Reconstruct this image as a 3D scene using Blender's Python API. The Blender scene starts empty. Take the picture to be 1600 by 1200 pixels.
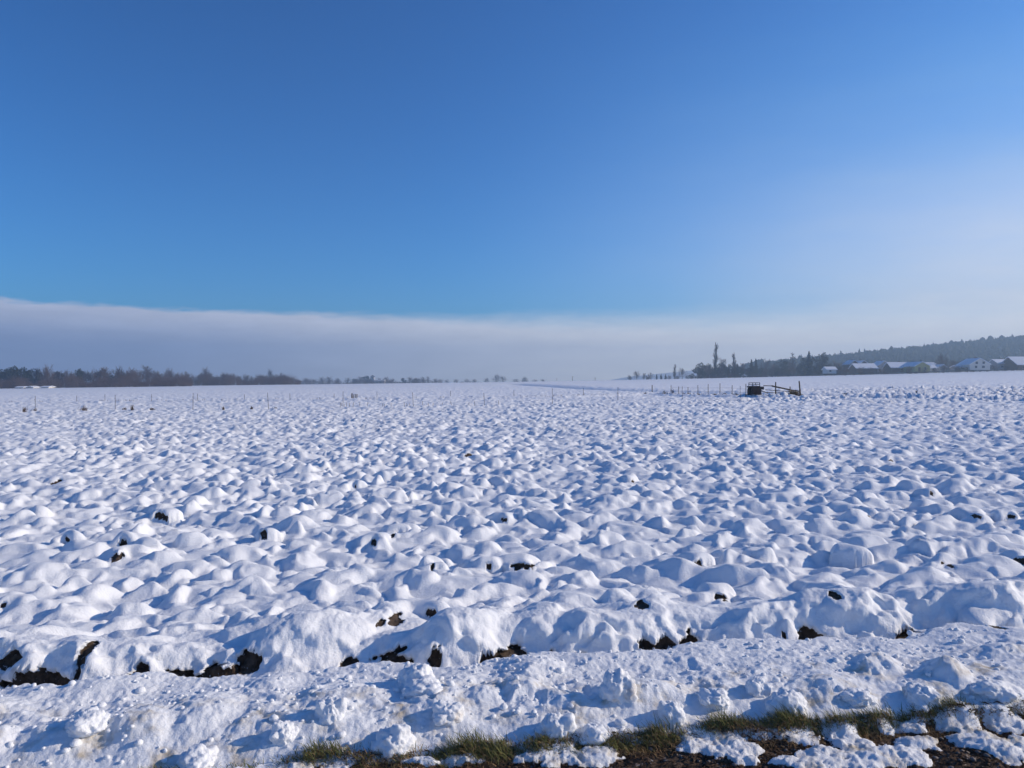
import bpy, math, random
import numpy as np
from mathutils import Vector

# ------------------------------------------------------------------ camera
S = bpy.context.scene
COL = S.collection
EYE = 1.6
cd = bpy.data.cameras.new('camera'); cam = bpy.data.objects.new('camera', cd); COL.objects.link(cam)
cam.location = (0, 0, EYE); cam.rotation_euler = (math.radians(90), 0, 0)
cd.sensor_width = 36; cd.lens = 27; cd.clip_start = 0.05; cd.clip_end = 12000
S.camera = cam

# ------------------------------------------------------------------ sun, sky, exposure
SUN_AZ, SUN_EL = math.radians(83), math.radians(23)      # clockwise from +Y
SUN_DIR = Vector((math.sin(SUN_AZ)*math.cos(SUN_EL), math.cos(SUN_AZ)*math.cos(SUN_EL), math.sin(SUN_EL)))
sl = bpy.data.lights.new('sun', 'SUN'); sl.energy = 4.5; sl.angle = math.radians(0.55); sl.color = (1.0, 0.85, 0.66)
so = bpy.data.objects.new('sun', sl); COL.objects.link(so)
so.rotation_euler = (-SUN_DIR).to_track_quat('-Z', 'Y').to_euler(); so.location = (30, 10, 60)

W = bpy.data.worlds.new('World'); S.world = W; W.use_nodes = True
nt = W.node_tree; nt.nodes.clear()

class NB:
    """small helper for building node trees"""
    def __init__(s, nt): s.nt = nt
    def n(s, t, **k):
        nd = s.nt.nodes.new(t)
        for a, b in k.items(): setattr(nd, a, b)
        return nd
    def set(s, sock, v):
        if isinstance(v, bpy.types.NodeSocket): s.nt.links.new(v, sock)
        else: sock.default_value = v
    def m(s, op, a, b=None, c=None, clamp=False):
        nd = s.n('ShaderNodeMath', operation=op, use_clamp=clamp)
        s.set(nd.inputs[0], a)
        if b is not None: s.set(nd.inputs[1], b)
        if c is not None: s.set(nd.inputs[2], c)
        return nd.outputs[0]
    def ss(s, v, a, b, o0=0., o1=1.):
        nd = s.n('ShaderNodeMapRange', interpolation_type='SMOOTHSTEP')
        s.set(nd.inputs[0], v)
        for i, x in ((1, a), (2, b), (3, o0), (4, o1)): s.set(nd.inputs[i], x)
        return nd.outputs[0]
    def mix(s, f, a, b, blend='MIX'):
        nd = s.n('ShaderNodeMix', data_type='RGBA', blend_type=blend)
        s.set(nd.inputs[0], f)
        for i, x in ((6, a), (7, b)):
            if isinstance(x, tuple) and len(x) == 3: x = (*x, 1)
            s.set(nd.inputs[i], x)
        return nd.outputs[2]
    def noise(s, vec, scale, detail=3, rough=.55, out=0):
        nd = s.n('ShaderNodeTexNoise'); nd.inputs['Scale'].default_value = scale
        nd.inputs['Detail'].default_value = detail; nd.inputs['Roughness'].default_value = rough
        if vec is not None: s.nt.links.new(vec, nd.inputs['Vector'])
        return nd.outputs[out]

b = NB(nt)
tc = b.n('ShaderNodeTexCoord'); sep = b.n('ShaderNodeSeparateXYZ'); nt.links.new(tc.outputs['Generated'], sep.inputs[0])
dx, dy, dz = sep.outputs
hor = b.m('SQRT', b.m('ADD', b.m('MULTIPLY', dx, dx), b.m('MULTIPLY', dy, dy)))
te = b.m('DIVIDE', dz, b.m('MAXIMUM', hor, .001))                     # tangent of the elevation
cs = b.m('DIVIDE', b.m('ADD', b.m('MULTIPLY', dx, math.sin(SUN_AZ)), b.m('MULTIPLY', dy, math.cos(SUN_AZ))), b.m('MAXIMUM', hor, .001))
sky = b.n('ShaderNodeTexSky', sky_type='NISHITA'); sky.sun_disc = False
sky.sun_elevation = SUN_EL; sky.sun_rotation = SUN_AZ; sky.air_density = 1.0; sky.dust_density = 0.3; sky.ozone_density = 3.0; sky.altitude = 200
SKY_STRENGTH = 0.10
HAZE = 0.00078
# colour response of the sky: deep saturated blue of the photograph
gm = b.n('ShaderNodeGamma'); nt.links.new(sky.outputs[0], gm.inputs[0]); gm.inputs[1].default_value = 1.3
skyc = b.mix(1.0, gm.outputs[0], (0.22, 0.65, 1.0), 'MULTIPLY')
skyc = b.mix(1.0, skyc, b.ss(cs, -0.4, 0.35, 0.86, 1.0), 'MULTIPLY')
# thin veil spreading from the bright side of the sky
mp = b.n('ShaderNodeMapping'); nt.links.new(tc.outputs['Generated'], mp.inputs[0]); mp.inputs['Scale'].default_value = (1, 1, 5)
n1 = b.noise(mp.outputs[0], 2.3, 5, .6)
n2 = b.noise(mp.outputs[0], 9.0, 5, .6)
veil = b.m('MULTIPLY', b.ss(cs, 0.0, 0.95), b.ss(te, 0.60, 0.04))
veil = b.m('MULTIPLY', veil, b.m('ADD', 0.45, b.m('MULTIPLY', n1, 1.1)), clamp=True)
k = 1/SKY_STRENGTH
def C(r, g, bl): return (r*k, g*k, bl*k, 1)
vcol = b.mix(b.ss(te, .10, .42), C(0.66, 0.72, 0.82), C(0.30, 0.56, 0.80))
skyc = b.mix(b.m('MULTIPLY', veil, .85, clamp=True), skyc, vcol)
glow = b.m('MULTIPLY', b.ss(cs, .30, .82), b.ss(te, .29, .05))
glow = b.m('MULTIPLY', glow, b.m('ADD', .35, b.m('MULTIPLY', b.noise(mp.outputs[0], 4.5, 5, .62), 1.2)), clamp=True)
skyc = b.mix(b.m('MULTIPLY', glow, .9, clamp=True), skyc, C(0.95, 0.92, 0.95))
# cloud bank lying along the horizon
top = b.m('SUBTRACT', 0.0845, b.m('MULTIPLY', cs, 0.0165))
top = b.m('ADD', top, b.m('MULTIPLY', b.m('SUBTRACT', n2, .5), .014))
top = b.m('ADD', top, b.m('MULTIPLY', b.m('SUBTRACT', b.noise(mp.outputs[0], 26.0, 4, .6), .5), .011))
soft = b.ss(cs, -0.3, 0.7, 0.0035, 0.035)
dd = b.m('DIVIDE', b.m('SUBTRACT', top, te), soft)
bank = b.ss(dd, -1.0, 1.0)
depth = b.ss(b.m('SUBTRACT', top, te), 0.0, 0.05)
bright = b.ss(cs, -0.50, 0.62)
ctop = b.mix(bright, C(0.66, 0.71, 0.90), C(1.22, 1.18, 1.16))
clow = b.mix(bright, C(0.35, 0.45, 0.76), C(1.32, 1.26, 1.22))
cc = b.mix(b.m('MULTIPLY', depth, b.m('ADD', .6, b.m('MULTIPLY', n1, .7)), clamp=True), ctop, clow)
cc = b.mix(1.0, cc, b.m('ADD', .80, b.m('MULTIPLY', b.noise(mp.outputs[0], 14.0, 5, .6), .40)), 'MULTIPLY')
skyc = b.mix(b.m('MULTIPLY', bank, .92), skyc, cc)
bg = b.n('ShaderNodeBackground'); nt.links.new(skyc, bg.inputs[0]); bg.inputs[1].default_value = SKY_STRENGTH
wo = b.n('ShaderNodeOutputWorld'); nt.links.new(bg.outputs[0], wo.inputs[0])

S.view_settings.view_transform = 'Standard'; S.view_settings.look = 'None'
S.view_settings.exposure = 0.0; S.view_settings.gamma = 1.0; S.view_settings.use_curve_mapping = False
S.render.engine = 'CYCLES'
S.cycles.use_denoising = True
S.cycles.max_bounces = 5; S.cycles.diffuse_bounces = 3; S.cycles.glossy_bounces = 2
S.cycles.volume_bounces = 0; S.cycles.transmission_bounces = 2

rnd = random.Random(7)

# ------------------------------------------------------------------ tagging helpers
def tag(o, label=None, cat=None, group=None, kind=None):
    if label: o['label'] = label
    if cat: o['category'] = cat
    if group: o['group'] = group
    if kind: o['kind'] = kind
    return o
def empty(name, loc, rz=0, sc=1):
    o = bpy.data.objects.new(name, None); COL.objects.link(o); o.location = loc; o.rotation_euler = (0, 0, rz)
    o.scale = (sc, sc, sc) if not isinstance(sc, tuple) else sc
    o.empty_display_size = .2
    return o
def link(name, me, parent=None, loc=(0, 0, 0), rz=0, sc=None):
    o = bpy.data.objects.new(name, me); COL.objects.link(o); o.location = loc; o.rotation_euler = (0, 0, rz)
    if sc is not None: o.scale = sc if isinstance(sc, tuple) else (sc, sc, sc)
    if parent: o.parent = parent
    return o
def pymesh(name, V, F, mat, smooth=False):
    me = bpy.data.meshes.new(name); me.from_pydata([tuple(v) for v in V], [], F); me.materials.append(mat)
    if smooth: me.polygons.foreach_set('use_smooth', [True]*len(me.polygons))
    me.update(); return me
def npmesh(name, V, Q, mat, smooth=True, attrs=None):
    """V (n,3) float, Q (m,k) int faces"""
    me = bpy.data.meshes.new(name); n, m, kk = len(V), len(Q), Q.shape[1]
    me.vertices.add(n); me.vertices.foreach_set('co', np.ascontiguousarray(V, dtype=np.float32).ravel())
    me.loops.add(m*kk); me.loops.foreach_set('vertex_index', np.ascontiguousarray(Q, dtype=np.int32).ravel())
    me.polygons.add(m); me.polygons.foreach_set('loop_start', np.arange(m, dtype=np.int32)*kk)
    me.polygons.foreach_set('loop_total', np.full(m, kk, dtype=np.int32))
    me.polygons.foreach_set('use_smooth', np.full(m, smooth))
    me.materials.append(mat); me.update(calc_edges=True)
    for a, v in (attrs or {}).items():
        at = me.attributes.new(a, 'FLOAT', 'POINT'); at.data.foreach_set('value', np.ascontiguousarray(v, dtype=np.float32))
    return me

# ------------------------------------------------------------------ numpy noise
def _h(ix, iy, s):
    h = (ix.astype(np.int64)*374761393 + iy.astype(np.int64)*668265263 + s*974634777) & 0xffffffff
    h = ((h ^ (h >> 13))*1274126177) & 0xffffffff
    h = ((h ^ (h >> 15))*2246822519) & 0xffffffff
    return (h ^ (h >> 16)) & 0xffffffff
def rand2(ix, iy, s): return _h(ix, iy, s).astype(np.float64)/4294967296.0
def perlin(x, y, s=0):
    xi = np.floor(x); yi = np.floor(y); fx = x-xi; fy = y-yi; xi = xi.astype(np.int64); yi = yi.astype(np.int64)
    u = fx*fx*fx*(fx*(fx*6-15)+10); v = fy*fy*fy*(fy*(fy*6-15)+10)
    def g(a, c):
        t = rand2(xi+a, yi+c, s)*6.2831853
        return np.cos(t)*(fx-a)+np.sin(t)*(fy-c)
    n0 = g(0, 0)*(1-u)+g(1, 0)*u; n1 = g(0, 1)*(1-u)+g(1, 1)*u
    return (n0*(1-v)+n1*v)*1.5
def fbm(x, y, s=0, o=4, g=.5):
    r = 0; a = 1; f = 1
    for i in range(o): r = r+a*perlin(x*f, y*f, s+i*17); a *= g; f *= 2.03
    return r
def billow(x, y, s=0, o=4, g=.5):
    r = 0; a = 1; f = 1; t = 0
    for i in range(o): r = r+a*np.abs(perlin(x*f+7.3*i, y*f, s+i*17)); t += a; a *= g; f *= 2.1
    return 1-2*r/t
def sstep(a, b2, x):
    t = np.clip((x-a)/(b2-a), 0, 1); return t*t*(3-2*t)
def domes(x, y, cell, rmin, rmax, amin, amax, s, p=1.0, dens=1.0):
    """soft-maximum of rounded clods on a jittered lattice"""
    X = x/cell; Y = y/cell; xi = np.floor(X).astype(np.int64); yi = np.floor(Y).astype(np.int64)
    acc = np.zeros_like(X)
    for i in (-1, 0, 1):
        for j in (-1, 0, 1):
            cx, cy = xi+i, yi+j
            r1 = rand2(cx, cy, s); r2 = rand2(cx, cy, s+1); r3 = rand2(cx, cy, s+2); r4 = rand2(cx, cy, s+3); r5 = rand2(cx, cy, s+4)
            ddx = X-(cx+r1); ddy = Y-(cy+r2)
            th = r5*3.14159; c, sn = np.cos(th), np.sin(th)
            el = 1+.9*rand2(cx, cy, s+5)
            a = (ddx*c+ddy*sn)/el; bb = (-ddx*sn+ddy*c)
            R = rmin+(rmax-rmin)*r3
            d2 = (a*a+bb*bb)/(R*R)
            A = (amin+(amax-amin)*r4**p)
            if dens < 1: A = A*(rand2(cx, cy, s+6) < dens)
            h = A*np.clip(1-d2, 0, 1)**1.35
            acc = acc+h**4
    return acc**.25

# ------------------------------------------------------------------ terrain
def macro(X, Y):
    X = np.asarray(X, float); Y = np.asarray(Y, float)
    Ye = np.maximum(Y, 1.0)
    sc = np.minimum(1, 430/Ye)
    x = X*sc
    z = .0065*np.minimum(Y, 430) + .0125*x + np.where(x > 0, .0025*x+.00003*x*x, 0)
    z = z - np.clip(Y-470, 0, 400)*.0035*(1-sstep(120, 260, X))            # ground falls away beyond the crest
    ridge = np.minimum(14+.100*(X-232), 74)
    hill = sstep(560, 930, Y)*np.maximum(0, ridge-z)*sstep(140, 300, X)
    return z+hill
def hit(px, py, off=0.0):
    """world point on the smooth terrain that lies along a sight line"""
    kx, kz = (px-800)/1200, -(py-600)/1200
    D = 2.5; prev = D
    while D < 1500:
        if EYE+kz*D <= float(macro(kx*D, D))+off: break
        prev = D; D *= 1.004
    D = (D+prev)/2
    return kx*D, D
def gz(x, y): return float(macro(x, y))

TRACK = [hit(*p) for p in ((800, 599.5), (870, 603), (930, 607), (1000, 610), (1100, 612.5), (1250, 617), (1400, 622), (1620, 625), (2000, 629))]
EDGE = [hit(*p) for p in ((-300, 636), (0, 631), (320, 628), (640, 625), (870, 622), (1020, 617), (1100, 619.5), (1250, 622))]
def polydist(X, Y, P):
    d = np.full(X.shape, 1e9)
    for (x0, y0), (x1, y1) in zip(P[:-1], P[1:]):
        ex, ey = x1-x0, y1-y0; L = ex*ex+ey*ey
        t = np.clip(((X-x0)*ex+(Y-y0)*ey)/L, 0, 1)
        d = np.minimum(d, np.hypot(X-(x0+t*ex), Y-(y0+t*ey)))
    return d

# dark soil showing under the snow: (px, py, width, height) in the photograph, used only to find the ground point
FURROW = [(62, 1068, 96, 26), (10, 1035, 26, 22), (124, 1030, 18, 40), (215, 1060, 26, 22), (270, 1062, 60, 18), (335, 1057, 50, 18), (386, 1034, 34, 26),
          (612, 1040, 50, 30), (677, 1032, 20, 28), (545, 1037, 26, 10), (800, 1023, 44, 14), (770, 1036, 34, 18),
          (858, 1040, 26, 12), (910, 1032, 24, 14), (1008, 1013, 22, 18), (1038, 1006, 28, 14), (1075, 1004, 26, 22), (1112, 1023, 38, 14),
          (1268, 994, 36, 16), (1360, 1011, 20, 8), (1426, 1000, 44, 20), (1470, 1003, 14, 8), (1528, 1011, 22, 6), (1225, 995, 10, 6), (1345, 1004, 10, 5)]
SPOTS = [(620, 966, 24, 10), (598, 970, 14, 6), (672, 957, 18, 10), (1000, 943, 24, 6), (1122, 931, 20, 7), (1303, 927, 16, 9), (1550, 974, 16, 14),
         (85, 751, 16, 7), (252, 805, 24, 9), (104, 842, 14, 7), (192, 846, 12, 12), (183, 868, 18, 8), (412, 835, 12, 9),
         (580, 846, 13, 7), (616, 831, 6, 9), (765, 885, 8, 9), (677, 885, 6, 9), (812, 884, 34, 8), (1090, 877, 13, 9), (1339, 867, 16, 7),
         (1194, 868, 7, 6), (1483, 881, 10, 4), (1457, 771, 7, 5), (1360, 802, 9, 5), (1518, 804, 18, 5), (1580, 808, 10, 6), (1597, 876, 12, 8),
         (732, 708, 12, 5), (557, 757, 5, 5), (786, 811, 10, 4), (987, 749, 6, 3), (4, 948, 8, 10), (1397, 717, 10, 3)]
VERGE = [(870, 1187, 130, 26), (930, 1186, 70, 24), (830, 1192, 60, 14), (815, 1174, 36, 12), (1022, 1158, 46, 13), (1100, 1152, 60, 28), (1085, 1172, 46, 18),
         (1135, 1176, 100, 34), (1160, 1192, 60, 14), (1250, 1160, 50, 18), (1312, 1155, 46, 26), (1335, 1168, 60, 40), (1290, 1186, 80, 22), (1390, 1188, 130, 30), (1300, 1200, 160, 20),
         (1386, 1149, 22, 13), (1422, 1147, 42, 13), (1460, 1127, 36, 11), (1490, 1143, 60, 18), (1515, 1155, 60, 44), (1575, 1141, 66, 22),
         (1560, 1172, 70, 40), (1595, 1168, 30, 26), (1225, 1197, 60, 10), (720, 1195, 60, 10), (1180, 1149, 36, 10), (660, 1198, 60, 8), (1440, 1165, 70, 16)]

def ground_height(X, Y):
    """smooth terrain + ploughed clods + the snow bank by the road"""
    near = Y < 12
    M = macro(X, Y)
    w = Y-.13*X                                   # distance from the road, u runs along it
    u = X+.13*Y
    wx = X+.085*perlin(X/.30, Y/.30, 3)+.04*perlin(X/.13, Y/.13, 4)
    wy = Y+.085*perlin(X/.30, Y/.30, 5)+.04*perlin(X/.13, Y/.13, 6)
    big = domes(wx, wy, .265, .45, .85, .02, .165, 11, 2.0)
    mid = domes(wx+3.1, wy+1.7, .15, .40, .85, .0, .085, 31, 1.6)
    sml = domes(wx+.3, wy+.7, .11, .35, .75, .0, .05, 51, 1.6, .5)
    clod = (big**3+mid**3)**(1/3.)+.6*sml+.085*fbm(X/1.1, Y/.8, 8, 3)-.03
    amp = 1.0+1.5*sstep(.22, .48, X/np.maximum(Y, 1)+.2*perlin(X/20, Y/14, 77))*sstep(37, 45, Y)*(1-sstep(70, 90, Y))*(.7+.6*perlin(X/9, Y/5, 79))
    amp = amp*(1-.25*sstep(90, 200, Y))
    amp = amp*(1-.9*sstep(170, 185, Y-.0*X)*sstep(.30, .36, X/np.maximum(Y, 1)))
    amp = amp*(1-sstep(380, 480, Y))
    amp = amp*(.86+.28*perlin(X/6, Y/6, 78))
    # field track and the low step where the second fence runs
    dt = polydist(X, Y, TRACK); de = polydist(X, Y, EDGE)
    far = sstep(30, 40, Y)
    wide = 1.2+.010*Y
    amp = amp*(1-.75*(1-sstep(wide*.7, wide*1.3, dt))*far)
    Z = M+clod*amp*.90
    Z = Z-far*(.26+.0035*Y)*np.exp(-(dt/wide)**2)
    Z = Z-far*.34*np.exp(-(de/.45)**2)*(.7+.7*perlin(X/1.5, Y/1.5, 91))+far*.16*np.exp(-((de-1.0)/.5)**2)
    # ---- roadside
    w0 = 4.36+.14*perlin(u/.50, u*0+3, 101)+.05*fbm(u/.17, w/.10, 102, 2)
    edge = w-w0
    infield = sstep(.0, .27, edge)
    crest = (.04+.95*domes(wx, w, .55, .6, .95, .06, .26, 71, .9)+.05*perlin(u/.62, w*0+1, 103))*np.exp(-(np.clip(edge-.30, 0, 9)/.42)**2)
    field_z = np.where(edge < .9, macro(X, Y)+(Z-macro(X, Y))*sstep(.1, .8, edge)*1.0, Z)+crest-.01
    # bank of thrown snow
    b1 = billow(X/.30, Y/.26, 201, 4, .52); b2 = billow(X/.11, Y/.10, 221, 3, .55)
    bd = domes(X+.05*b1, Y+.05*b1, .26, .4, .9, 0, .11, 231, 1.8, .55)
    bs = domes(X+.02*b2, Y+.02*b2, .09, .3, .8, 0, .028, 241, 1.5, .5)
    fade = 1-.6*sstep(3.75, 4.2, w)
    prof = .04*sstep(3.30, 3.6, w)+.03*perlin(u/.8, w/.5, 250)+.02
    fade = fade*(.2+.8*sstep(3.33, 3.62, w))
    bank_z = macro(X, Y)+prof+(bd*.85+bs*.55+.020*b1+.006*b2)*fade
    furrow = -.055-.03*perlin(u/.5, w*0, 260)
    bank_z = bank_z*(1-sstep(-.16, -.02, edge))+(furrow+macro(X, Y))*sstep(-.16, -.02, edge)
    fine = .006*billow(X/.07, Y/.07, 301, 3, .6)*(1-.55*sstep(4.45, 5.0, w))*(1-sstep(5.2, 9, w))+.003*perlin(X/.025, Y/.025, 305)*(1-sstep(4.6, 6, w))
    face = np.exp(-((edge-.11)/.13)**2); fine = fine*(1-.9*face)
    field_z = field_z+face*.03*fbm(u/.16, w/.1, 311, 3)
    Z2 = bank_z*(1-infield)+field_z*infield+fine
    # ---- verge
    wv = 3.30+.05*perlin(u/.35, w*0+2, 401)+.03*perlin(u/.1, w*0+2, 402)
    vg = 1-sstep(-.05, .03, w-wv)
    vz = .012*fbm(X/.12, Y/.12, 411, 4, .6)+.004
    Z2 = Z2*(1-vg)+vz*vg
    return np.where(near, Z2, Z), vg, edge, w, u

def build_ground():
    half = math.radians(37.5)
    az = np.linspace(-half, half, 830)
    side = np.radians(np.array([38.3, 39.5, 41, 43, 45.5, 48.5, 52, 56, 61, 66, 72, 79]))
    az = np.concatenate([-side[::-1], az, side])
    def seg(a, c, rr):
        n = int(math.ceil(math.log(c/a)/rr)); return a*np.exp(np.arange(n)*math.log(c/a)/n)
    r = np.concatenate([seg(1.6, 3.0, .012), seg(3.0, 3.9, .0028), seg(3.9, 6.5, .0024), seg(6.5, 22, .0036), seg(22, 75, .0048), seg(75, 420, .0075), seg(420, 1900, .03), [1900]])
    A, R = np.meshgrid(az, r)
    X = R*np.sin(A); Y = R*np.cos(A)
    X = X.ravel(); Y = Y.ravel()
    Z, vg, edge, w, u = ground_height(X, Y)
    # mounds that the soil spots sit under
    for (px, py, wp, hp) in SPOTS[:]:
        x, y = hit(px, py, .05); rr = wp/1200*y*.5+.12
        sel = (np.abs(X-x) < .8) & (np.abs(Y-y) < .8)
        xs, ys = X[sel]+.10*perlin(X[sel]/.2, Y[sel]/.2, 91), Y[sel]+.10*perlin(X[sel]/.2, Y[sel]/.2, 92)
        d2 = ((xs-x)/rr)**2+((ys-(y+rr*.75))/(rr*.85))**2
        base = macro(X[sel], Y[sel]); cur = np.maximum(Z[sel]-base, 0); Z[sel] = np.where(d2 < 1, base+(cur**3+(.02+.09*np.clip(1-d2, 0, 1)**.7)**3)**(1/3.), Z[sel])
    # soil patches
    nf = (Y < 6) & (w > 4.0) & (w < 5.4)
    Y[nf] += (.022*fbm(u[nf]/.13, Z[nf]/.08, 96, 2)+.005*fbm(u[nf]/.035, Z[nf]/.03, 97, 2))*sstep(4.1, 4.3, w[nf])*(1-sstep(4.6, 4.95, w[nf]))
    soil = np.zeros_like(X)
    PX = 800+1200*X/Y; PY = 600-1200*(Z-EYE)/Y
    Xo, Yo, Zo = X.copy(), Y.copy(), Z.copy()
    for i, (px, py, wp, hp) in enumerate(FURROW+SPOTS):
        if i < len(FURROW):
            sel = np.nonzero((np.abs(PX-px) < 3) & (np.abs(PY-py) < 30) & (edge > .0) & (edge < .20) & (Y < 8))[0]
            if len(sel) == 0: continue
            j = sel[np.argmin(np.abs(PY[sel]-py))]
        else:
            sel = np.nonzero((np.abs(PX-px) < 3) & (np.abs(PY-py) < 3))[0]
            if len(sel) == 0: continue
            j = sel[np.argmin(Y[sel])]
        cx, cy, cz = Xo[j], Yo[j], Zo[j]
        kk = .62 if i < len(FURROW) else .50
        rx = wp/1200*cy*kk; rz = hp/1200*cy*kk*1.05; ry = .10+rz
        s2 = np.nonzero((np.abs(X-cx) < rx*2.5+.1) & (np.abs(Y-cy) < .6))[0]
        nx, ny = Xo[s2], Yo[s2]; nz = Zo[s2]
        nn = fbm(nx/(.09+.15*rx), nz/.07+ny/.11, 500+i, 3, .6)
        d = np.sqrt(((nx-cx)/rx)**2+((nz-cz)/rz)**2+((ny-cy)/ry)**2)+.42*nn
        m = 1-sstep(.88, 1.02, d)
        if i < len(FURROW): m = m*sstep(-.10, -.04, edge[s2])
        soil[s2] = np.maximum(soil[s2], m)
        rec = min(.06, rz*1.2+.01)
        Y[s2] += rec*m*.9; Z[s2] -= .3*rec*m
        rim = .5*np.exp(-((d-1.12)/.12)**2)*(nz > cz)
        Y[s2] -= .35*rec*rim; 
    # verge: bare litter with melting patches
    vsnow = np.zeros_like(X)
    vi = np.nonzero((vg > .01))[0]
    vx, vy = X[vi], Y[vi]
    n0 = fbm(vx/.13, vy/.10, 601, 4, .6)
    acc = np.full(len(vi), -1.0)
    for (px, py, wp, hp) in VERGE:
        D = EYE*1200/(py-600); x = (px-800)/1200*D
        rx = wp/1200*D*.5+.01; ry = hp*D*D/(1200*EYE)*.5+.01
        acc = np.maximum(acc, 1-np.sqrt(((vx-x)/rx)**2+((vy-D)/ry)**2))
    outside = sstep(3.16, 3.0, vy) if False else (1-sstep(3.05, 3.2, vy))
    acc = np.maximum(acc, -1+outside*(1.0+.5*perlin(vx/.5, vy/.35, 640)+.15))
    left = 1-sstep(-.75, -.45, vx)
    acc = np.maximum(acc, -1+left*1.35)
    ms = sstep(-.02, .10, acc+.42*n0)
    vsnow[vi] = ms
    Z[vi] += (ms*.010+ms*np.clip(acc, 0, .5)*.025+ms*.012*billow(vx/.06, vy/.05, 620, 3, .6))*vg[vi]
    bare = vg*(1-vsnow)
    # dirt tint: road splash in the bank
    nb = fbm(X/.22, Y/.16, 701, 4, .6)
    dirt = np.where(Y < 8, np.clip((1-sstep(3.6, 4.2, w))*(.5+nb*1.1)-.28, 0, 1)+.25*vsnow*vg, 0)
    n, m = len(r), len(az)
    idx = np.arange(n*m).reshape(n, m)
    Q = np.stack([idx[:-1, :-1], idx[:-1, 1:], idx[1:, 1:], idx[1:, :-1]], -1).reshape(-1, 4)
    print('ground quads', len(Q))
    me = npmesh('snow_field', np.stack([X, Y, Z], 1), Q, M_SNOW, True, {'soil': soil, 'bare': bare, 'dirt': dirt})
    o = link('snow_field', me); tag(o, kind='structure')
    return o

# ------------------------------------------------------------------ materials
def newmat(name):
    m = bpy.data.materials.new(name); m.use_nodes = True; m.node_tree.nodes.clear()
    nb = NB(m.node_tree); out = nb.n('ShaderNodeOutputMaterial'); p = nb.n('ShaderNodeBsdfPrincipled')
    m.node_tree.links.new(p.outputs[0], out.inputs[0]); return m, nb, p
def mat(name, col, rough=.85, var=.25, scale=6, spec=.2, bump=0, bscale=40):
    m, nb, p = newmat(name); t = nb.n('ShaderNodeTexCoord'); v = t.outputs['Object']
    n = nb.noise(v, scale, 4, .6)
    dark = tuple(c*(1-var) for c in col); lite = tuple(min(1, c*(1+var)) for c in col)
    nb.set(p.inputs['Base Color'], nb.mix(n, dark, lite)); p.inputs['Roughness'].default_value = rough
    p.inputs['Specular IOR Level'].default_value = spec
    if bump:
        bp = nb.n('ShaderNodeBump'); bp.inputs['Strength'].default_value = .6; bp.inputs['Distance'].default_value = bump
        nb.set(bp.inputs['Height'], nb.noise(v, bscale, 4, .65)); nb.set(p.inputs['Normal'], bp.outputs[0])
    return m
def snow_mat(name='snow', ground=True):
    m, nb, p = newmat(name); nt = m.node_tree
    t = nb.n('ShaderNodeTexCoord'); v = t.outputs['Object']
    n = nb.noise(v, 1.2, 4, .6)
    c = nb.mix(n, (.83, .86, .90), (.90, .91, .92))
    fine = nb.noise(v, 260, 3, .7); mid = nb.noise(v, 60, 4, .65)
    hgt = nb.m('ADD', nb.m('MULTIPLY', fine, .35), nb.m('MULTIPLY', mid, 1.0))
    rough = .62
    if ground:
        def at(nm):
            a = nb.n('ShaderNodeAttribute'); a.attribute_name = nm; return a.outputs['Fac']
        soil, bare, dirt = at('soil'), at('bare'), at('dirt')
        dn = nb.noise(v, 9, 5, .7)
        c = nb.mix(nb.m('MULTIPLY', dirt, nb.ss(dn, .35, .7), clamp=True), c, (.50, .42, .30))
        edge_n = nb.m('SUBTRACT', nb.noise(v, 55, 4, .7), .5)
        vor = nb.n('ShaderNodeTexVoronoi'); vor.inputs['Scale'].default_value = 70; nt.links.new(v, vor.inputs['Vector'])
        g = nb.noise(v, 30, 5, .75)
        lit = nb.mix(nb.ss(g, .35, .65), (.045, .029, .019), (.14, .09, .06))
        lit = nb.mix(nb.ss(vor.outputs['Distance'], .0, .5, .35, 0.), lit, (.16, .12, .09))
        crumbs = nb.ss(nb.noise(v, 42, 3, .7), .60, .68)
        lit = nb.mix(nb.m('MULTIPLY', crumbs, .55), lit, (.62, .63, .66))
        bm = nb.ss(nb.m('ADD', bare, nb.m('MULTIPLY', edge_n, .7)), .42, .58)
        c = nb.mix(bm, c, lit)
        sc_ = nb.mix(nb.ss(nb.noise(v, 22, 5, .75), .3, .7), (.035, .024, .017), (.13, .09, .062))
        specks = nb.ss(nb.noise(v, 48, 2, .6), .66, .72)
        sc_ = nb.mix(nb.m('MULTIPLY', specks, .6), sc_, (.7, .72, .76))
        sm = nb.ss(nb.m('ADD', soil, nb.m('MULTIPLY', edge_n, .9)), .42, .55)
        c = nb.mix(sm, c, sc_)
        both = nb.m('MAXIMUM', bm, sm)
        hgt = nb.m('ADD', hgt, nb.m('MULTIPLY', both, nb.m('MULTIPLY', g, 3.0)))
        nb.set(p.inputs['Roughness'], nb.m('ADD', .6, nb.m('MULTIPLY', both, .25)))
    else: p.inputs['Roughness'].default_value = rough
    nb.set(p.inputs['Base Color'], c); p.inputs['Specular IOR Level'].default_value = .25
    bp = nb.n('ShaderNodeBump'); bp.inputs['Strength'].default_value = .55; bp.inputs['Distance'].default_value = .014
    nb.set(bp.inputs['Height'], hgt); nb.set(p.inputs['Normal'], bp.outputs[0])
    return m
M_SNOW = snow_mat('ground_snow', True)
M_LUMP = snow_mat('lump_snow', False)
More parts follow.
